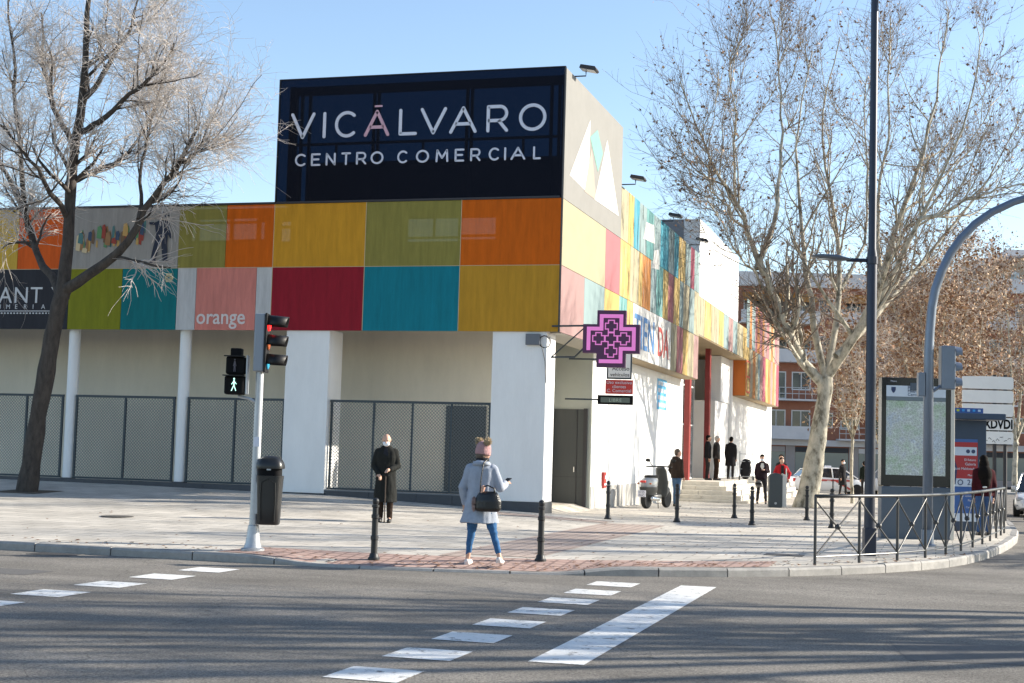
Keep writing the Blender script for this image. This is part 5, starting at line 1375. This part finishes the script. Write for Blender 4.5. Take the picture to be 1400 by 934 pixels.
# woman crossing over: seen from behind, facing the building, phone in her right hand
FW = math.radians(184)
W, wi = person('person in a blue-grey coat, pink pom-pom hat and jeans stepping onto the crossing kerb', (2.33,-13.05,pave_z(2.33,-13.0)), FW, H=1.68, legs=[(-.085,-.33,(.09,.06),.03),(.085,.19,-.12,-.03)],
    arms=[((-.11,-.01,-.27),(-.03,-.20,.06)),((.10,.03,-.27),(-.02,-.05,-.22))], lean=.05, build=1.12, top=C_GREY, bottom=C_DENIM, shoes=C_SHOEW, coat_len=.62, coat_flare=1.26, slim=True, detail=True, head_turn=-.75, head_tilt=.15)
hc, R3, s = wi['hc'], wi['R'], wi['s']
M_HAT = mat('pink_knit', (.43,.25,.25), .95, var=.15, scale=60, bump=.8, bscale=120)
mb = MB(); e = MB(); e.ell((0,.012,.040), (.102,.114,.115)); e.loft([(0,.01,-.045,.100,.112),(0,.01,.0,.106,.118),(0,.01,.03,.103,.115)]); mb.add([tuple(hc + R3 @ Vector(v)) for v in e.v], e.f)
hat = remesh(mb, 'knit_hat', .010, M_HAT, W, 3)
M_FUR = mat('fur_pompom', (.62,.48,.31), 1.0, var=.3, scale=60, bump=1.0, bscale=150)
rg = np.random.default_rng(2)
for sx_ in (-1,1):
    c = hc + R3 @ Vector((.105*sx_,.03,.140)); P0 = rg.normal(0,1,(420,3)); P0 /= np.linalg.norm(P0,axis=1,keepdims=True)
    base = np.array(c); Pt = np.stack([base+P0*.03, base+P0*.045+rg.normal(0,.006,P0.shape), base+P0*.058*rg.uniform(.85,1.1,(420,1))+rg.normal(0,.008,P0.shape)],1)
    V,F = tubes(Pt, np.tile(np.array([[.006,.005,.001]]),(420,1)), 3)
    E_ = MB(); E_.ell(c,(.042,.042,.042)); ev = np.array(E_.v); ef = np.array(E_.f)
    link('pompom', np_mesh('pompom',[(V,F,0),(ev,ef,0)],[M_FUR]), hat)
mb = MB(); e = MB(); e.ell((0,.045,-.06),(.085,.06,.07)); mb.add([tuple(hc + R3 @ Vector(v)) for v in e.v], e.f); remesh(mb,'hair',.010,H_BRN,W,3)
mb = MB(); e = MB(); e.loft([(0,.0,-.15,.088,.09),(0,0,-.11,.092,.095),(0,0,-.08,.08,.085)]); mb.add([tuple(hc + R3 @ Vector(v)) for v in e.v], e.f); mb.build('scarf', C_BLK, W, smooth=True)
cc = MB(); cc.loft([(0,.0,1.39,.135,.115),(0,.005,1.44,.118,.105),(0,.005,1.445,.10,.09)],20); cc.build('collar', C_GREY, W, smooth=True)
MB().box(-.006,.006,.150,.158,.72,1.02).build('back_vent', C_GREY, W)
wr, d, sd, up = wi['sleeves'][0]
ph = thing('phone', 'black smartphone held by the person in the pom-pom hat', 'phone'); pc = wr + d*.10 + up*.03
pm = MB().obox(pc, sd, d, up, .037, .072, .005).build('case', M_BLK, ph, bevel=.003); MB().obox(pc+up*.0065, sd, d, up, .033, .066, .001).build('screen', mat('phone_screen',(.02,.025,.03),.08), ph)
ph.matrix_world = Matrix.Translation(W.location) @ Matrix.Rotation(FW,4,'Z')
hb = thing('handbag', 'black leather handbag with fur charm slung across a blue-grey coat', 'handbag'); hb.matrix_world = Matrix.Translation(W.location) @ Matrix.Rotation(FW,4,'Z')
M_LEA = mat('black_leather', (.008,.0075,.0075), .32, var=.2, scale=25, bump=.4, bscale=60)
mb = MB(); bx = -.16
mb.loft([(bx,.235,.76,.15,.06),(bx,.235,.80,.19,.085),(bx,.23,.91,.19,.09),(bx,.22,1.0,.15,.07),(bx,.215,1.04,.11,.035)],20); remesh(mb,'bag_body',.012,M_LEA,hb,3)
mb = MB(); mb.tube([(bx+.10,.24,1.0),(bx+.09,.25,1.09),(bx,.255,1.12),(bx-.09,.25,1.08),(bx-.10,.24,.99)],.011,8); mb.build('handle', M_LEA, hb, smooth=True)
mb = MB(); mb.tube([(bx+.12,.20,.98),(-.04,.185,1.15),(-.05,.165,1.30),(-.06,.12,1.42),(-.09,.02,1.468),(-.09,-.09,1.42)],.017,8,sx=.5); mb.build('shoulder_strap', M_LEA, hb, smooth=True)
P0 = rg.normal(0,1,(260,3)); P0/=np.linalg.norm(P0,axis=1,keepdims=True); base=np.array((bx+.19,.25,.86)); sc3=np.array((.6,.7,1.7))
Pt=np.stack([base+P0*.02*sc3,base+P0*.045*sc3,base+P0*.065*sc3],1); V,F=tubes(Pt,np.tile(np.array([[.008,.007,.001]]),(260,1)),3); link('fur_charm',np_mesh('fur_charm',[(V,F,0)],[mat('pink_fur',(.34,.24,.22),1.0)]),hb)
mb = MB(); mb.cone((bx+.09,.235,1.0),(bx+.07,.24,1.09),.022,.03); mb.build('scarf_knot', mat('peach_scarf',(.52,.30,.22),.9), hb, smooth=True)

# old man waiting on the far side, leaning on a stick
FM = math.radians(16)
MN, mi = person('person in a long dark overcoat and white face mask leaning on a walking stick', (-1.81,-6.04,pave_z(-1.81,-6.04)), FM, H=1.70, legs=[(-.09,-.09,.02,-.02),(.09,.10,-.03,-.02)],
    arms=[((-.07,.03,-.28),(.10,-.13,-.15)),((.07,.03,-.28),(-.14,-.19,-.06))], lean=.10, build=1.10, top=cloth('dark_overcoat',(.016,.017,.016)), bottom=C_BRNT, coat_len=.40, coat_flare=1.02, detail=True, hair=H_GREY, bald=True, mask=True, head_tilt=.42)
st = thing('walking_stick', 'dark walking stick held in front of the person with a face mask', 'walking stick'); st.matrix_world = Matrix.Translation(MN.location) @ Matrix.Rotation(FM,4,'Z')
mb = MB(); mb.tube([(.02,-.24,0),(.02,-.24,.90)], .011, 8); mb.build('shaft', mat('stick_wood',(.05,.03,.02),.4), st); MB().cone((-.04,-.24,.905),(.07,-.24,.905),.014,.014,8).build('handle', M_BLK, st, smooth=True)
MB().lathe([(.016,0),(.014,.03)],(.02,-.24,0),8).build('ferrule', M_BLK, st)
mb = MB()
for z in (.60,.78,.96,1.14): mb.ell((.0,-.185 if z<.95 else -.165-(z-.95)*.02,z),(.013,.006,.013),8,5)
mb.build('coat_buttons', M_BLK, MN)
MB().prism([(-.05,1.30),(-.02,1.44),(.02,1.44),(.05,1.30),(0,1.20)],(0,-.172,0),X,Zv,Y*.02).build('scarf', cloth('navy_scarf',(.02,.022,.03)), MN)

# passers-by further off
V2 = .024
def up_z(): return .60
person('person in a brown jacket and jeans standing by the white side wall', (.62,12.6,pave_z(.62,12.6)), math.radians(150), H=1.77, voxel=V2, legs=[(-.08,-.07,.03,-.02),(.08,.06,-.03,-.02)], build=1.08, top=C_BRN, bottom=C_DENIM2, hair=H_BRN, head_turn=-.7, arms=[((-.06,.05,-.28),(.03,-.12,-.20)),((.07,.05,-.28),(-.05,-.13,-.20))], hood=True)
person('person in black with dark hair standing at the red entrance post', (-.15,23.9,.602), math.radians(110), H=1.72, voxel=V2, top=C_BLK, bottom=C_BLK2, hair=H_BLK, head_turn=-.2)
person('grey-haired person in a leather jacket and brown trousers at the entrance', (.18,24.0,.602), math.radians(120), H=1.70, voxel=V2, build=1.05, top=mat('leather_jacket',(.020,.020,.022),.4), bottom=C_BRNT, hair=H_GREY, head_turn=-.2)
person('person in a long black coat and cap facing the wall on the landing', (.10,28.6,.602), math.radians(170), H=1.74, voxel=V2, build=1.12, top=C_BLK, bottom=C_BLK2, coat_len=.55, hair=H_BLK, head_tilt=.3)
CM,_c = person('person in a dark red and black sweater walking past the steps with a helmet', (2.35,20.4,pave_z(2.3,20.4)), math.radians(10), H=1.76, voxel=V2, legs=[(-.09,-.15,.06,-.02),(.09,.14,-.16,-.05)], build=1.05, top=cloth('dark_maroon',(.022,.012,.016)), bottom=C_BLK2, hair=H_BLK, mask=True, head_tilt=.3, arms=[((-.05,.03,-.28),(.02,-.13,-.22)),((.08,.02,-.24),(-.16,-.16,.05))])
MB().prism([(-.07,1.34),(0,1.20),(.07,1.34),(.04,1.46),(-.04,1.46)],(0,-.165,0),X,Zv,Y*.02).build('white_collar', C_WHITE, CM)
hl = thing('crash_helmet', 'grey crash helmet carried by the person in the dark red sweater', 'helmet', (2.27,20.13,pave_z(2.3,20.2)+.72)); mb = MB(); mb.ell((0,0,0),(.13,.15,.13)); mb.build('shell', mat('helmet_grey',(.10,.10,.10),.3), hl, smooth=True); MB().box(-.11,.11,-.16,-.10,-.03,.05).build('visor', M_BLK, hl, bevel=.02)
RJ,_r = person('person in a red and white sports jacket behind the dark info pillar', (2.95,21.3,pave_z(2.9,21.3)), math.radians(20), H=1.68, voxel=V2, build=1.06, top=C_RED, bottom=C_WHITE, hair=H_BLK, arms=[((-.10,.02,-.26),(.02,-.14,-.18)),((.16,.02,-.22),(-.06,-.10,-.20))], mask=False)
MB().box(-.05,.05,-.155,-.13,.95,1.40).build('dark_shirt', C_BLK2, RJ)
for k in range(3): MB().box(.12+.02*k,.135+.02*k,-.15+.03*k,-.12+.03*k,.92,1.30).build('white_stripe', C_WHITE, RJ)
person('person in dark clothes half hidden between the two walkers by the steps', (2.75,23.2,pave_z(2.7,23.2)), math.radians(-20), H=1.80, voxel=V2, top=C_BLK2, bottom=C_BLK2, hair=H_BLK, head_turn=.3)
person('person in a long black coat and cap walking near the parked taxi', (3.75,43.5,pave_z(3.7,43.5)), math.radians(60), H=1.80, voxel=V2, legs=[(-.08,-.06,.10,-.02),(.08,.07,-.18,-.05)], build=1.08, top=C_BLK, bottom=C_BLK2, coat_len=.5, hair=H_BLK, mask=True, head_turn=-.4)
person('person in a dark green jacket standing behind the slim young tree', (4.85,43.0,pave_z(4.8,43)), math.radians(200), H=1.74, voxel=V2, top=cloth('dark_green',(.012,.018,.014)), bottom=C_BLK2, hair=H_BLK)
W2,_w = person('person with long dark hair and a burgundy jacket waiting at the bus shelter', (9.36,.15,pave_z(9.36,.15)), math.radians(196), H=1.68, voxel=.018, top=C_BURG, bottom=cloth('blue_denim_dark',(.05,.10,.22)), hair=H_BLK, long_hair=True, build=1.12)
MB().ell((.03,.16,1.02),(.05,.006,.022),10,6).build('white_badge', C_WHITE, W2)
# hand trolley leaning by the landing
tr = thing('stacked_trolley', 'metal hand trolley with black bags parked on the landing edge', 'trolley', (1.05,26.2,.602), math.radians(16))
mb = MB()
for x in (-.25,.25): mb.tube([(x,0,0),(x,.05,1.15)], .018, 8)
for z in (.15,.45,.75,1.05): mb.tube([(-.25,.01+z*.04,z),(.25,.01+z*.04,z)], .014, 8)
mb.build('frame', M_GALV, tr)
mb = MB(); mb.ell((0,.13,.42),(.24,.16,.40)); mb.ell((.03,.15,.72),(.20,.14,.14)); remesh(mb,'bags',.03,C_BLK,tr,4)
for x in (-.28,.28): MB().lathe([(.09,0),(.09,.03)],n=14).build('wheel', M_BLK, tr).matrix_local = Matrix.Translation((x,.02,.09)) @ Matrix.Rotation(math.radians(90),4,'Y')
# ------------------------------------------------------------------ scooter by the side wall (rear towards the camera)
sk = thing('scooter', 'white and grey motor scooter on its stand beside the white wall', 'scooter', (.36,9.1,pave_z(.36,9.1)), math.radians(-13)); sk.scale = (1.13,1.13,1.13)
M_SCW = mat('scooter_white', (.30,.31,.32), .25, coat=.4); M_SCG = mat('scooter_grey', (.05,.052,.05), .4); M_TYRE = mat('tyre_rubber', (.016,.016,.016), .8); M_CHR = mat('chrome', (.6,.6,.6), .2, .9)
def wheel(parent, loc, r, w, name='wheel', rot=(0,math.radians(90),0)):
    e = bpy.data.objects.new(name, None)
    mb = MB(); mb.lathe([(r*.62,-w/2),(r*.93,-w/2),(r,-w*.28),(r,w*.28),(r*.93,w/2),(r*.62,w/2)], n=24)
    t = mb.build(name, M_TYRE, parent, smooth='angle'); t.location = loc; t.rotation_euler = rot
    rim = MB(); rim.lathe([(r*.10,-w*.40),(r*.62,-w*.36),(r*.64,0),(r*.62,w*.36),(r*.10,w*.40)], n=20)
    rm = rim.build('rim', M_CHR, t, smooth='angle')
    return t
wheel(sk, (0,.0,.24), .24, .12); wheel(sk, (.0,1.28,.24), .24, .10)
mb = MB(); mb.loft([(0,.16,.45,.15,.34),(0,.14,.60,.18,.38),(0,.18,.72,.17,.40),(0,.24,.79,.13,.36)],18); remesh(mb,'tail_body',.022,M_SCW,sk,5)
mb = MB(); mb.loft([(0,.14,.34,.12,.28),(0,.13,.44,.178,.37),(0,.12,.55,.19,.395)],18); mb.build('lower_fairing', M_SCG, sk, smooth='angle')
mb = MB(); mb.loft([(0,.45,.20,.12,.30),(0,.5,.30,.16,.34),(0,.5,.36,.14,.30)],18); remesh(mb,'floorboard',.022,M_SCG,sk,3)
mb = MB(); mb.loft([(0,.98,.28,.14,.06),(0,1.0,.45,.17,.07),(0,.97,.70,.18,.07),(0,.92,.92,.16,.08),(0,.88,1.03,.15,.10),(0,.87,1.07,.08,.06)],18); mb.cone((0,1.05,.40),(0,1.30,.46),.13,.09); mb.cone((0,1.08,.45),(0,.95,.9),.12,.09); remesh(mb,'front_shield',.025,M_SCG,sk,5)
mb = MB(); mb.loft([(0,.30,.78,.13,.36),(0,.30,.83,.145,.36),(0,.30,.85,.12,.32)],18); mb.build('seat', M_BLK, sk, smooth='angle')
MB().box(-.07,.07,-.275,-.18,.66,.72).build('tail_light', mat('tail_red',(.50,.02,.02),.3), sk, bevel=.012)
for x in (-.17,.17): MB().ell((x,-.14,.64),(.03,.04,.025),10,6).build('indicator', mat('indicator_amber',(.35,.10,.02),.3), sk, smooth=True)
pl_ = MB().box(-.11,.11,-.305,-.298,.30,.47).build('number_plate', M_LET, sk); text_mesh('plate_print','0725',.085,X,Zv,(0,-.308,.395),M_NAVYT,pl_,align='CENTER',depth=.001); text_mesh('plate_print','FHC',.085,X,Zv,(0,-.308,.315),M_NAVYT,pl_,align='CENTER',depth=.001)
MB().box(-.09,.09,-.297,-.10,.36,.46).build('mudguard', M_BLK, sk, bevel=.02)
mb = MB(); mb.tube([(-.36,.74,1.06),(-.22,.84,1.07),(0,.88,1.08),(.22,.84,1.07),(.36,.74,1.06)],.017,8); mb.build('handlebar', M_BLK, sk, smooth=True)
for sx_ in (-1,1):
    m_ = MB(); m_.tube([(.22*sx_,.84,1.08),(.32*sx_,.86,1.20)],.009,6); m_.ell((.36*sx_,.85,1.23),(.075,.02,.045),12,7); m_.build('mirror', M_BLK, sk, smooth=True)
mb = MB(); mb.cone((.14,.02,.26),(.15,.45,.24),.06,.045); mb.build('exhaust', M_CHR, sk, smooth=True)
mb = MB(); mb.tube([(-.15,.45,.25),(-.20,.40,0.005)],.012,6); mb.tube([(.12,.45,.25),(.16,.40,0.005)],.012,6); mb.build('stand', M_BLK, sk)

# ------------------------------------------------------------------ cars
M_CARW = mat('car_white', (.74,.75,.76), .2, coat=.6); M_CARG = mat('car_glass', (.018,.022,.028), .05, spec=1.0)
def car(name, label, cat, loc, rotz, L=4.3, Wd=1.76, H=1.48, stripe=False, face=False):
    """x forward; body lofted from cross sections with tucked-in sills and tumblehome"""
    t = thing(name, label, cat, loc, rotz)
    hl = L/2
    #       x, half width, z sill, z belt(shoulder), z top of body
    st = [(-hl,.62,.42,.66,.74),(-hl+.08,.78,.30,.74,.90),(-hl+.45,.86,.22,.82,.98),(-.9,.88,.20,.84,.97),(.3,.88,.20,.82,.94),(1.0,.88,.20,.78,.91),(hl-.75,.86,.22,.70,.84),(hl-.25,.79,.26,.60,.72),(hl-.06,.66,.32,.52,.60),(hl,.55,.38,.46,.50)]
    mb = MB(); prof = lambda hw, zs, zb, zt: [(-hw*.90,zs),(-hw*.98,zs+.12),(-hw,zb*.72),(-hw*.97,zb),(-hw*.88,zt),(-hw*.45,zt+.025),(0,zt+.035),(hw*.45,zt+.025),(hw*.88,zt),(hw*.97,zb),(hw,zb*.72),(hw*.98,zs+.12),(hw*.90,zs)]
    n = 13; vs = []
    for x, hw, zs, zb, zt in st: vs += [(x, y, z) for y, z in prof(hw*Wd/1.76, zs, zb, zt)]
    fs = [(i*n+k, (i+1)*n+k, (i+1)*n+(k+1)%n, i*n+(k+1)%n) for i in range(len(st)-1) for k in range(n)] + [tuple(range(n)), tuple((len(st)-1)*n+k for k in range(n-1,-1,-1))]
    mb.add(vs, fs); mb.build('body', M_CARW, t, smooth='angle', bevel=.01)
    # greenhouse: glass block and roof skin
    g = [(-hl+.30,.72,.95),(-hl+.75,.64,H-.07),(-.2,.62,H-.02),(.55,.62,H-.06),(1.32,.72,.90)]
    mb = MB(); vs = []
    for x, hw, z in g: vs += [(x,-.80*Wd/1.76,.90),(x,-hw,z),(x,hw,z),(x,.80*Wd/1.76,.90)]
    mb.add(vs, [(i*4+k, i*4+k+1, (i+1)*4+k+1, (i+1)*4+k) for i in range(4) for k in range(3)]+[(3,2,1,0),(16,17,18,19)]); mb.build('glass', M_CARG, t)
    mb = MB(); vs = []
    for x, hw, z in [(-hl+.66,.655,H-.09),(-.2,.635,H+.005),(.35,.635,H-.015),(.62,.64,H-.07)]: vs += [(x,-hw,z-.01),(x,-hw*.8,z+.02),(x,hw*.8,z+.02),(x,hw,z-.01)]
    mb.add(vs, [(i*4+k, (i+1)*4+k, (i+1)*4+k+1, i*4+k+1) for i in range(3) for k in range(3)]); o = mb.build('roof', M_CARW, t, smooth=True); so_ = o.modifiers.new('th','SOLIDIFY'); so_.thickness=.03
    for sy in (-1,1):
        for pts in ([(1.36,.79*sy,.90),(.60,.645*sy,H-.06)],[(.0,.80*sy,.92),(-.05,.64*sy,H-.02)],[(-hl+.35,.78*sy,.95),(-hl+.72,.66*sy,H-.08)]): MB().tube(pts,.035,6).build('pillar', M_CARW, t)
    for x in (-hl+.78, hl-.86):
        for sy in (-1,1): 
            w_ = wheel(t,(x,sy*(Wd/2-.10),.31),.31,.20,rot=(math.radians(90),0,0))
    for sy in (-1,1):
        MB().ell((hl-.22,sy*.60,.62),(.16,.17,.085),12,8).build('headlight', mat('headlight_glass',(.35,.37,.40),.08,spec=1.0), t, smooth=True)
        MB().box(-hl-.005,-hl+.12,sy*.66-.10,sy*.66+.10,.68,.86).build('tail_lamp', mat('tail_red',(.50,.02,.02),.3), t, bevel=.02)
        MB().box(.75,.90,sy*.90-.08,sy*.90+.08,.93,1.06).build('wing_mirror', M_CARW, t, bevel=.03)
        MB().box(-.05,-.0,sy*.885-.004,sy*.885+.004,.30,.86).build('door_seam', M_BLK, t)
        MB().box(-.35,-.15,sy*.875-.02,sy*.875+.02,.74,.77).build('door_handle', M_CARW, t)
    MB().box(hl-.03,hl+.02,-.42,.42,.30,.42).build('grille', M_BLK, t, bevel=.02)
    MB().box(hl-.10,hl+.012,-.30,.30,.50,.585).build('upper_grille', M_BLK, t, bevel=.02)
    p_ = MB().box(hl+.021,hl+.028,-.26,.26,.43,.54).build('number_plate', M_LET, t)
    if stripe:
        for sy in (-1,1):
            mb = MB(); mb.prism([(.85,.30),(1.05,.30),(.20,.80),(-.0,.80)],(0,sy*.884*Wd/1.76+(.0 if sy>0 else -.008),0),X,Zv,Y*.008); mb.build('red_stripe', M_REDL, t)
            MB().box(-.9,.95,min(sy*.886,sy*.878),max(sy*.886,sy*.878)+.003,.74,.83).build('red_band', M_REDL, t)
        MB().box(-.25,.05,-.18,.18,H+.02,H+.11).build('taxi_sign', M_LET, t, bevel=.02)
    return t
car('taxi','white taxi with a red diagonal stripe parked behind the plane tree','car',(2.7,49.2,road_z(2,49)),math.radians(18),stripe=True,H=1.46)
car('parked_car','white hatchback facing the camera at the right edge of the picture','car',(11.95,22.4,road_z(12,22)),math.radians(-96),H=1.54)
car('parked_car','white car parked beyond the slim young tree','car',(6.7,52.5,road_z(6,52)),math.radians(18))

# ------------------------------------------------------------------ flats across the far street
M_BRICK = mat('red_brick', (.32,.135,.085), .85, var=.18, scale=3); M_PARA = mat('grey_white_parapet', (.60,.58,.58), .8, var=.08, scale=1); M_WINF = mat('window_frame_white', (.62,.62,.62), .5); M_WING = mat('flat_window_glass', (.045,.055,.065), .08, spec=1.0)
M_AWN = mat('orange_awning', (.42,.17,.03), .8, var=.1); M_SHOP = mat('shop_front_stone', (.36,.31,.29), .8, var=.08, scale=1); M_BLUEW = mat('shop_glass', (.10,.15,.165), .1, spec=1.0); M_RAILF = mat('balcony_rail', (.48,.48,.48), .5)
fb = thing('apartment_block', 'long brick apartment block with white balconies behind the plane tree', 'building', (-8.0,82.5,base_z(80)), math.radians(16.4))
LW = 40.0; ST = 3.02; Z0 = 3.25; NS = 4
MB().box(0,LW,0,12,0,Z0+NS*ST).build('wall', M_BRICK, fb)
MB().box(-.2,LW+.2,-.35,12,Z0+NS*ST+.01,Z0+NS*ST+1.15).build('parapet', M_PARA, fb)
MB().box(-.1,LW+.1,-.30,.02,Z0-.45,Z0+.02).build('shop_canopy', M_PARA, fb)
for k in range(8):
    x = .8+k*5.0
    MB().box(x-.75,x-.02,-.06,-.004,0,Z0-.46).build('shop_pier', M_SHOP, fb)
    w = MB().box(x,x+4.2,-.03,-.002,.5,2.3).build('shop_window', M_BLUEW, fb); MB().box(x,x+4.2,-.05,-.031,2.31,2.7).build('shop_fascia', [M_SHOP,M_DARK,M_PARA][k%3], fb); MB().box(x,x+4.2,-.05,-.031,0,.49).build('shop_stall_riser', M_SHOP, fb)
rg_ = random.Random(9)
for s_ in range(NS):
    z = Z0+s_*ST
    for k in range(5):
        x = 1.2+k*7.8
        MB().box(x,x+6.2,-1.15,-.004,z+.03,z+.16).build('balcony_slab', M_PARA, fb)
        solid = (s_+k)%2 == 0 or s_ > 1
        if solid: MB().box(x,x+6.2,-1.15,-1.05,z+.161,z+1.05).build('balcony_front', M_PARA, fb)
        else:
            mb = MB(); mb.box(x,x+6.2,-1.13,-1.08,z+1.02,z+1.07); mb.box(x,x+6.2,-1.12,-1.09,z+.55,z+.60)
            for q in range(13): mb.box(x+.02+q*.51,x+.06+q*.51,-1.125,-1.085,z+.161,z+1.02)
            mb.build('balcony_rail', M_RAILF, fb)
        for j in range(3):
            xx = x+.35+j*1.95
            w = MB().box(xx,xx+1.5,-.05,-.003,z+.9 if j != 1 else z+.17,z+2.35).build('window', M_WINF, fb)
            MB().box(xx+.09,xx+.71,-.058,-.051,z+1.0 if j!=1 else z+.27,z+2.26).build('pane', M_WING, w); MB().box(xx+.79,xx+1.41,-.058,-.051,z+1.0 if j!=1 else z+.27,z+2.26).build('pane', M_WING, w)
        if rg_.random() < .42:
            mb = MB(); mb.prism([(0,0),(-1.1,-.75),(-1.1,-.80),(0,-.05)],(x+.2,-.06,z+2.55),Y,Zv,X*5.8); mb.build('awning', M_AWN, fb)
    for k in range(4):
        x = 7.65+k*7.8
        w = MB().box(x-.12,x+1.1,-.04,-.002,z+1.0,z+2.2).build('window', M_WINF, fb); MB().box(x-.04,x+1.02,-.048,-.041,z+1.08,z+2.12).build('pane', M_WING, w)
# pale block along the right side of the side street
fb2 = thing('pale_apartment_block', 'pale apartment block with stepped white balconies at the right edge', 'building', (15.2,94.0,base_z(40)), math.radians(16.4))
MB().box(0,14,0,40,0,19).build('wall', mat('pale_buff_brick',(.42,.30,.20),.85,var=.12,scale=2), fb2)
for s_ in range(5):
    z = 3.4+3.05*s_
    for k in range(5):
        y = .8+k*7.8
        MB().box(-1.3,-.004,y,y+6.6,z,z+.15).build('balcony_slab', M_WALLW, fb2); MB().box(-1.3,-1.18,y,y+6.6,z+.151,z+1.1).build('balcony_front', M_WALLW, fb2)
        MB().box(-1.179,-.004,y,y+.1,z+.151,z+1.1).build('balcony_front', M_WALLW, fb2)
        for j in range(2):
            w = MB().box(-.05,-.002,y+.6+3*j,y+2.6+3*j,z+.17,z+2.4).build('window', M_WINF, fb2); MB().box(-.058,-.051,y+.75+3*j,y+2.45+3*j,z+.3,z+2.25).build('pane', M_WING, w)
    for j in range(3): 
        w = MB().box(1.5+4*j,3.0+4*j,-.05,-.002,z+.9,z+2.3).build('window', M_WINF, fb2); MB().box(1.6+4*j,2.9+4*j,-.058,-.051,z+1.0,z+2.2).build('pane', M_WING, w)
MB().box(-1.5,14.2,-.2,40,19.01,19.5).build('roof', M_PARA, fb2)
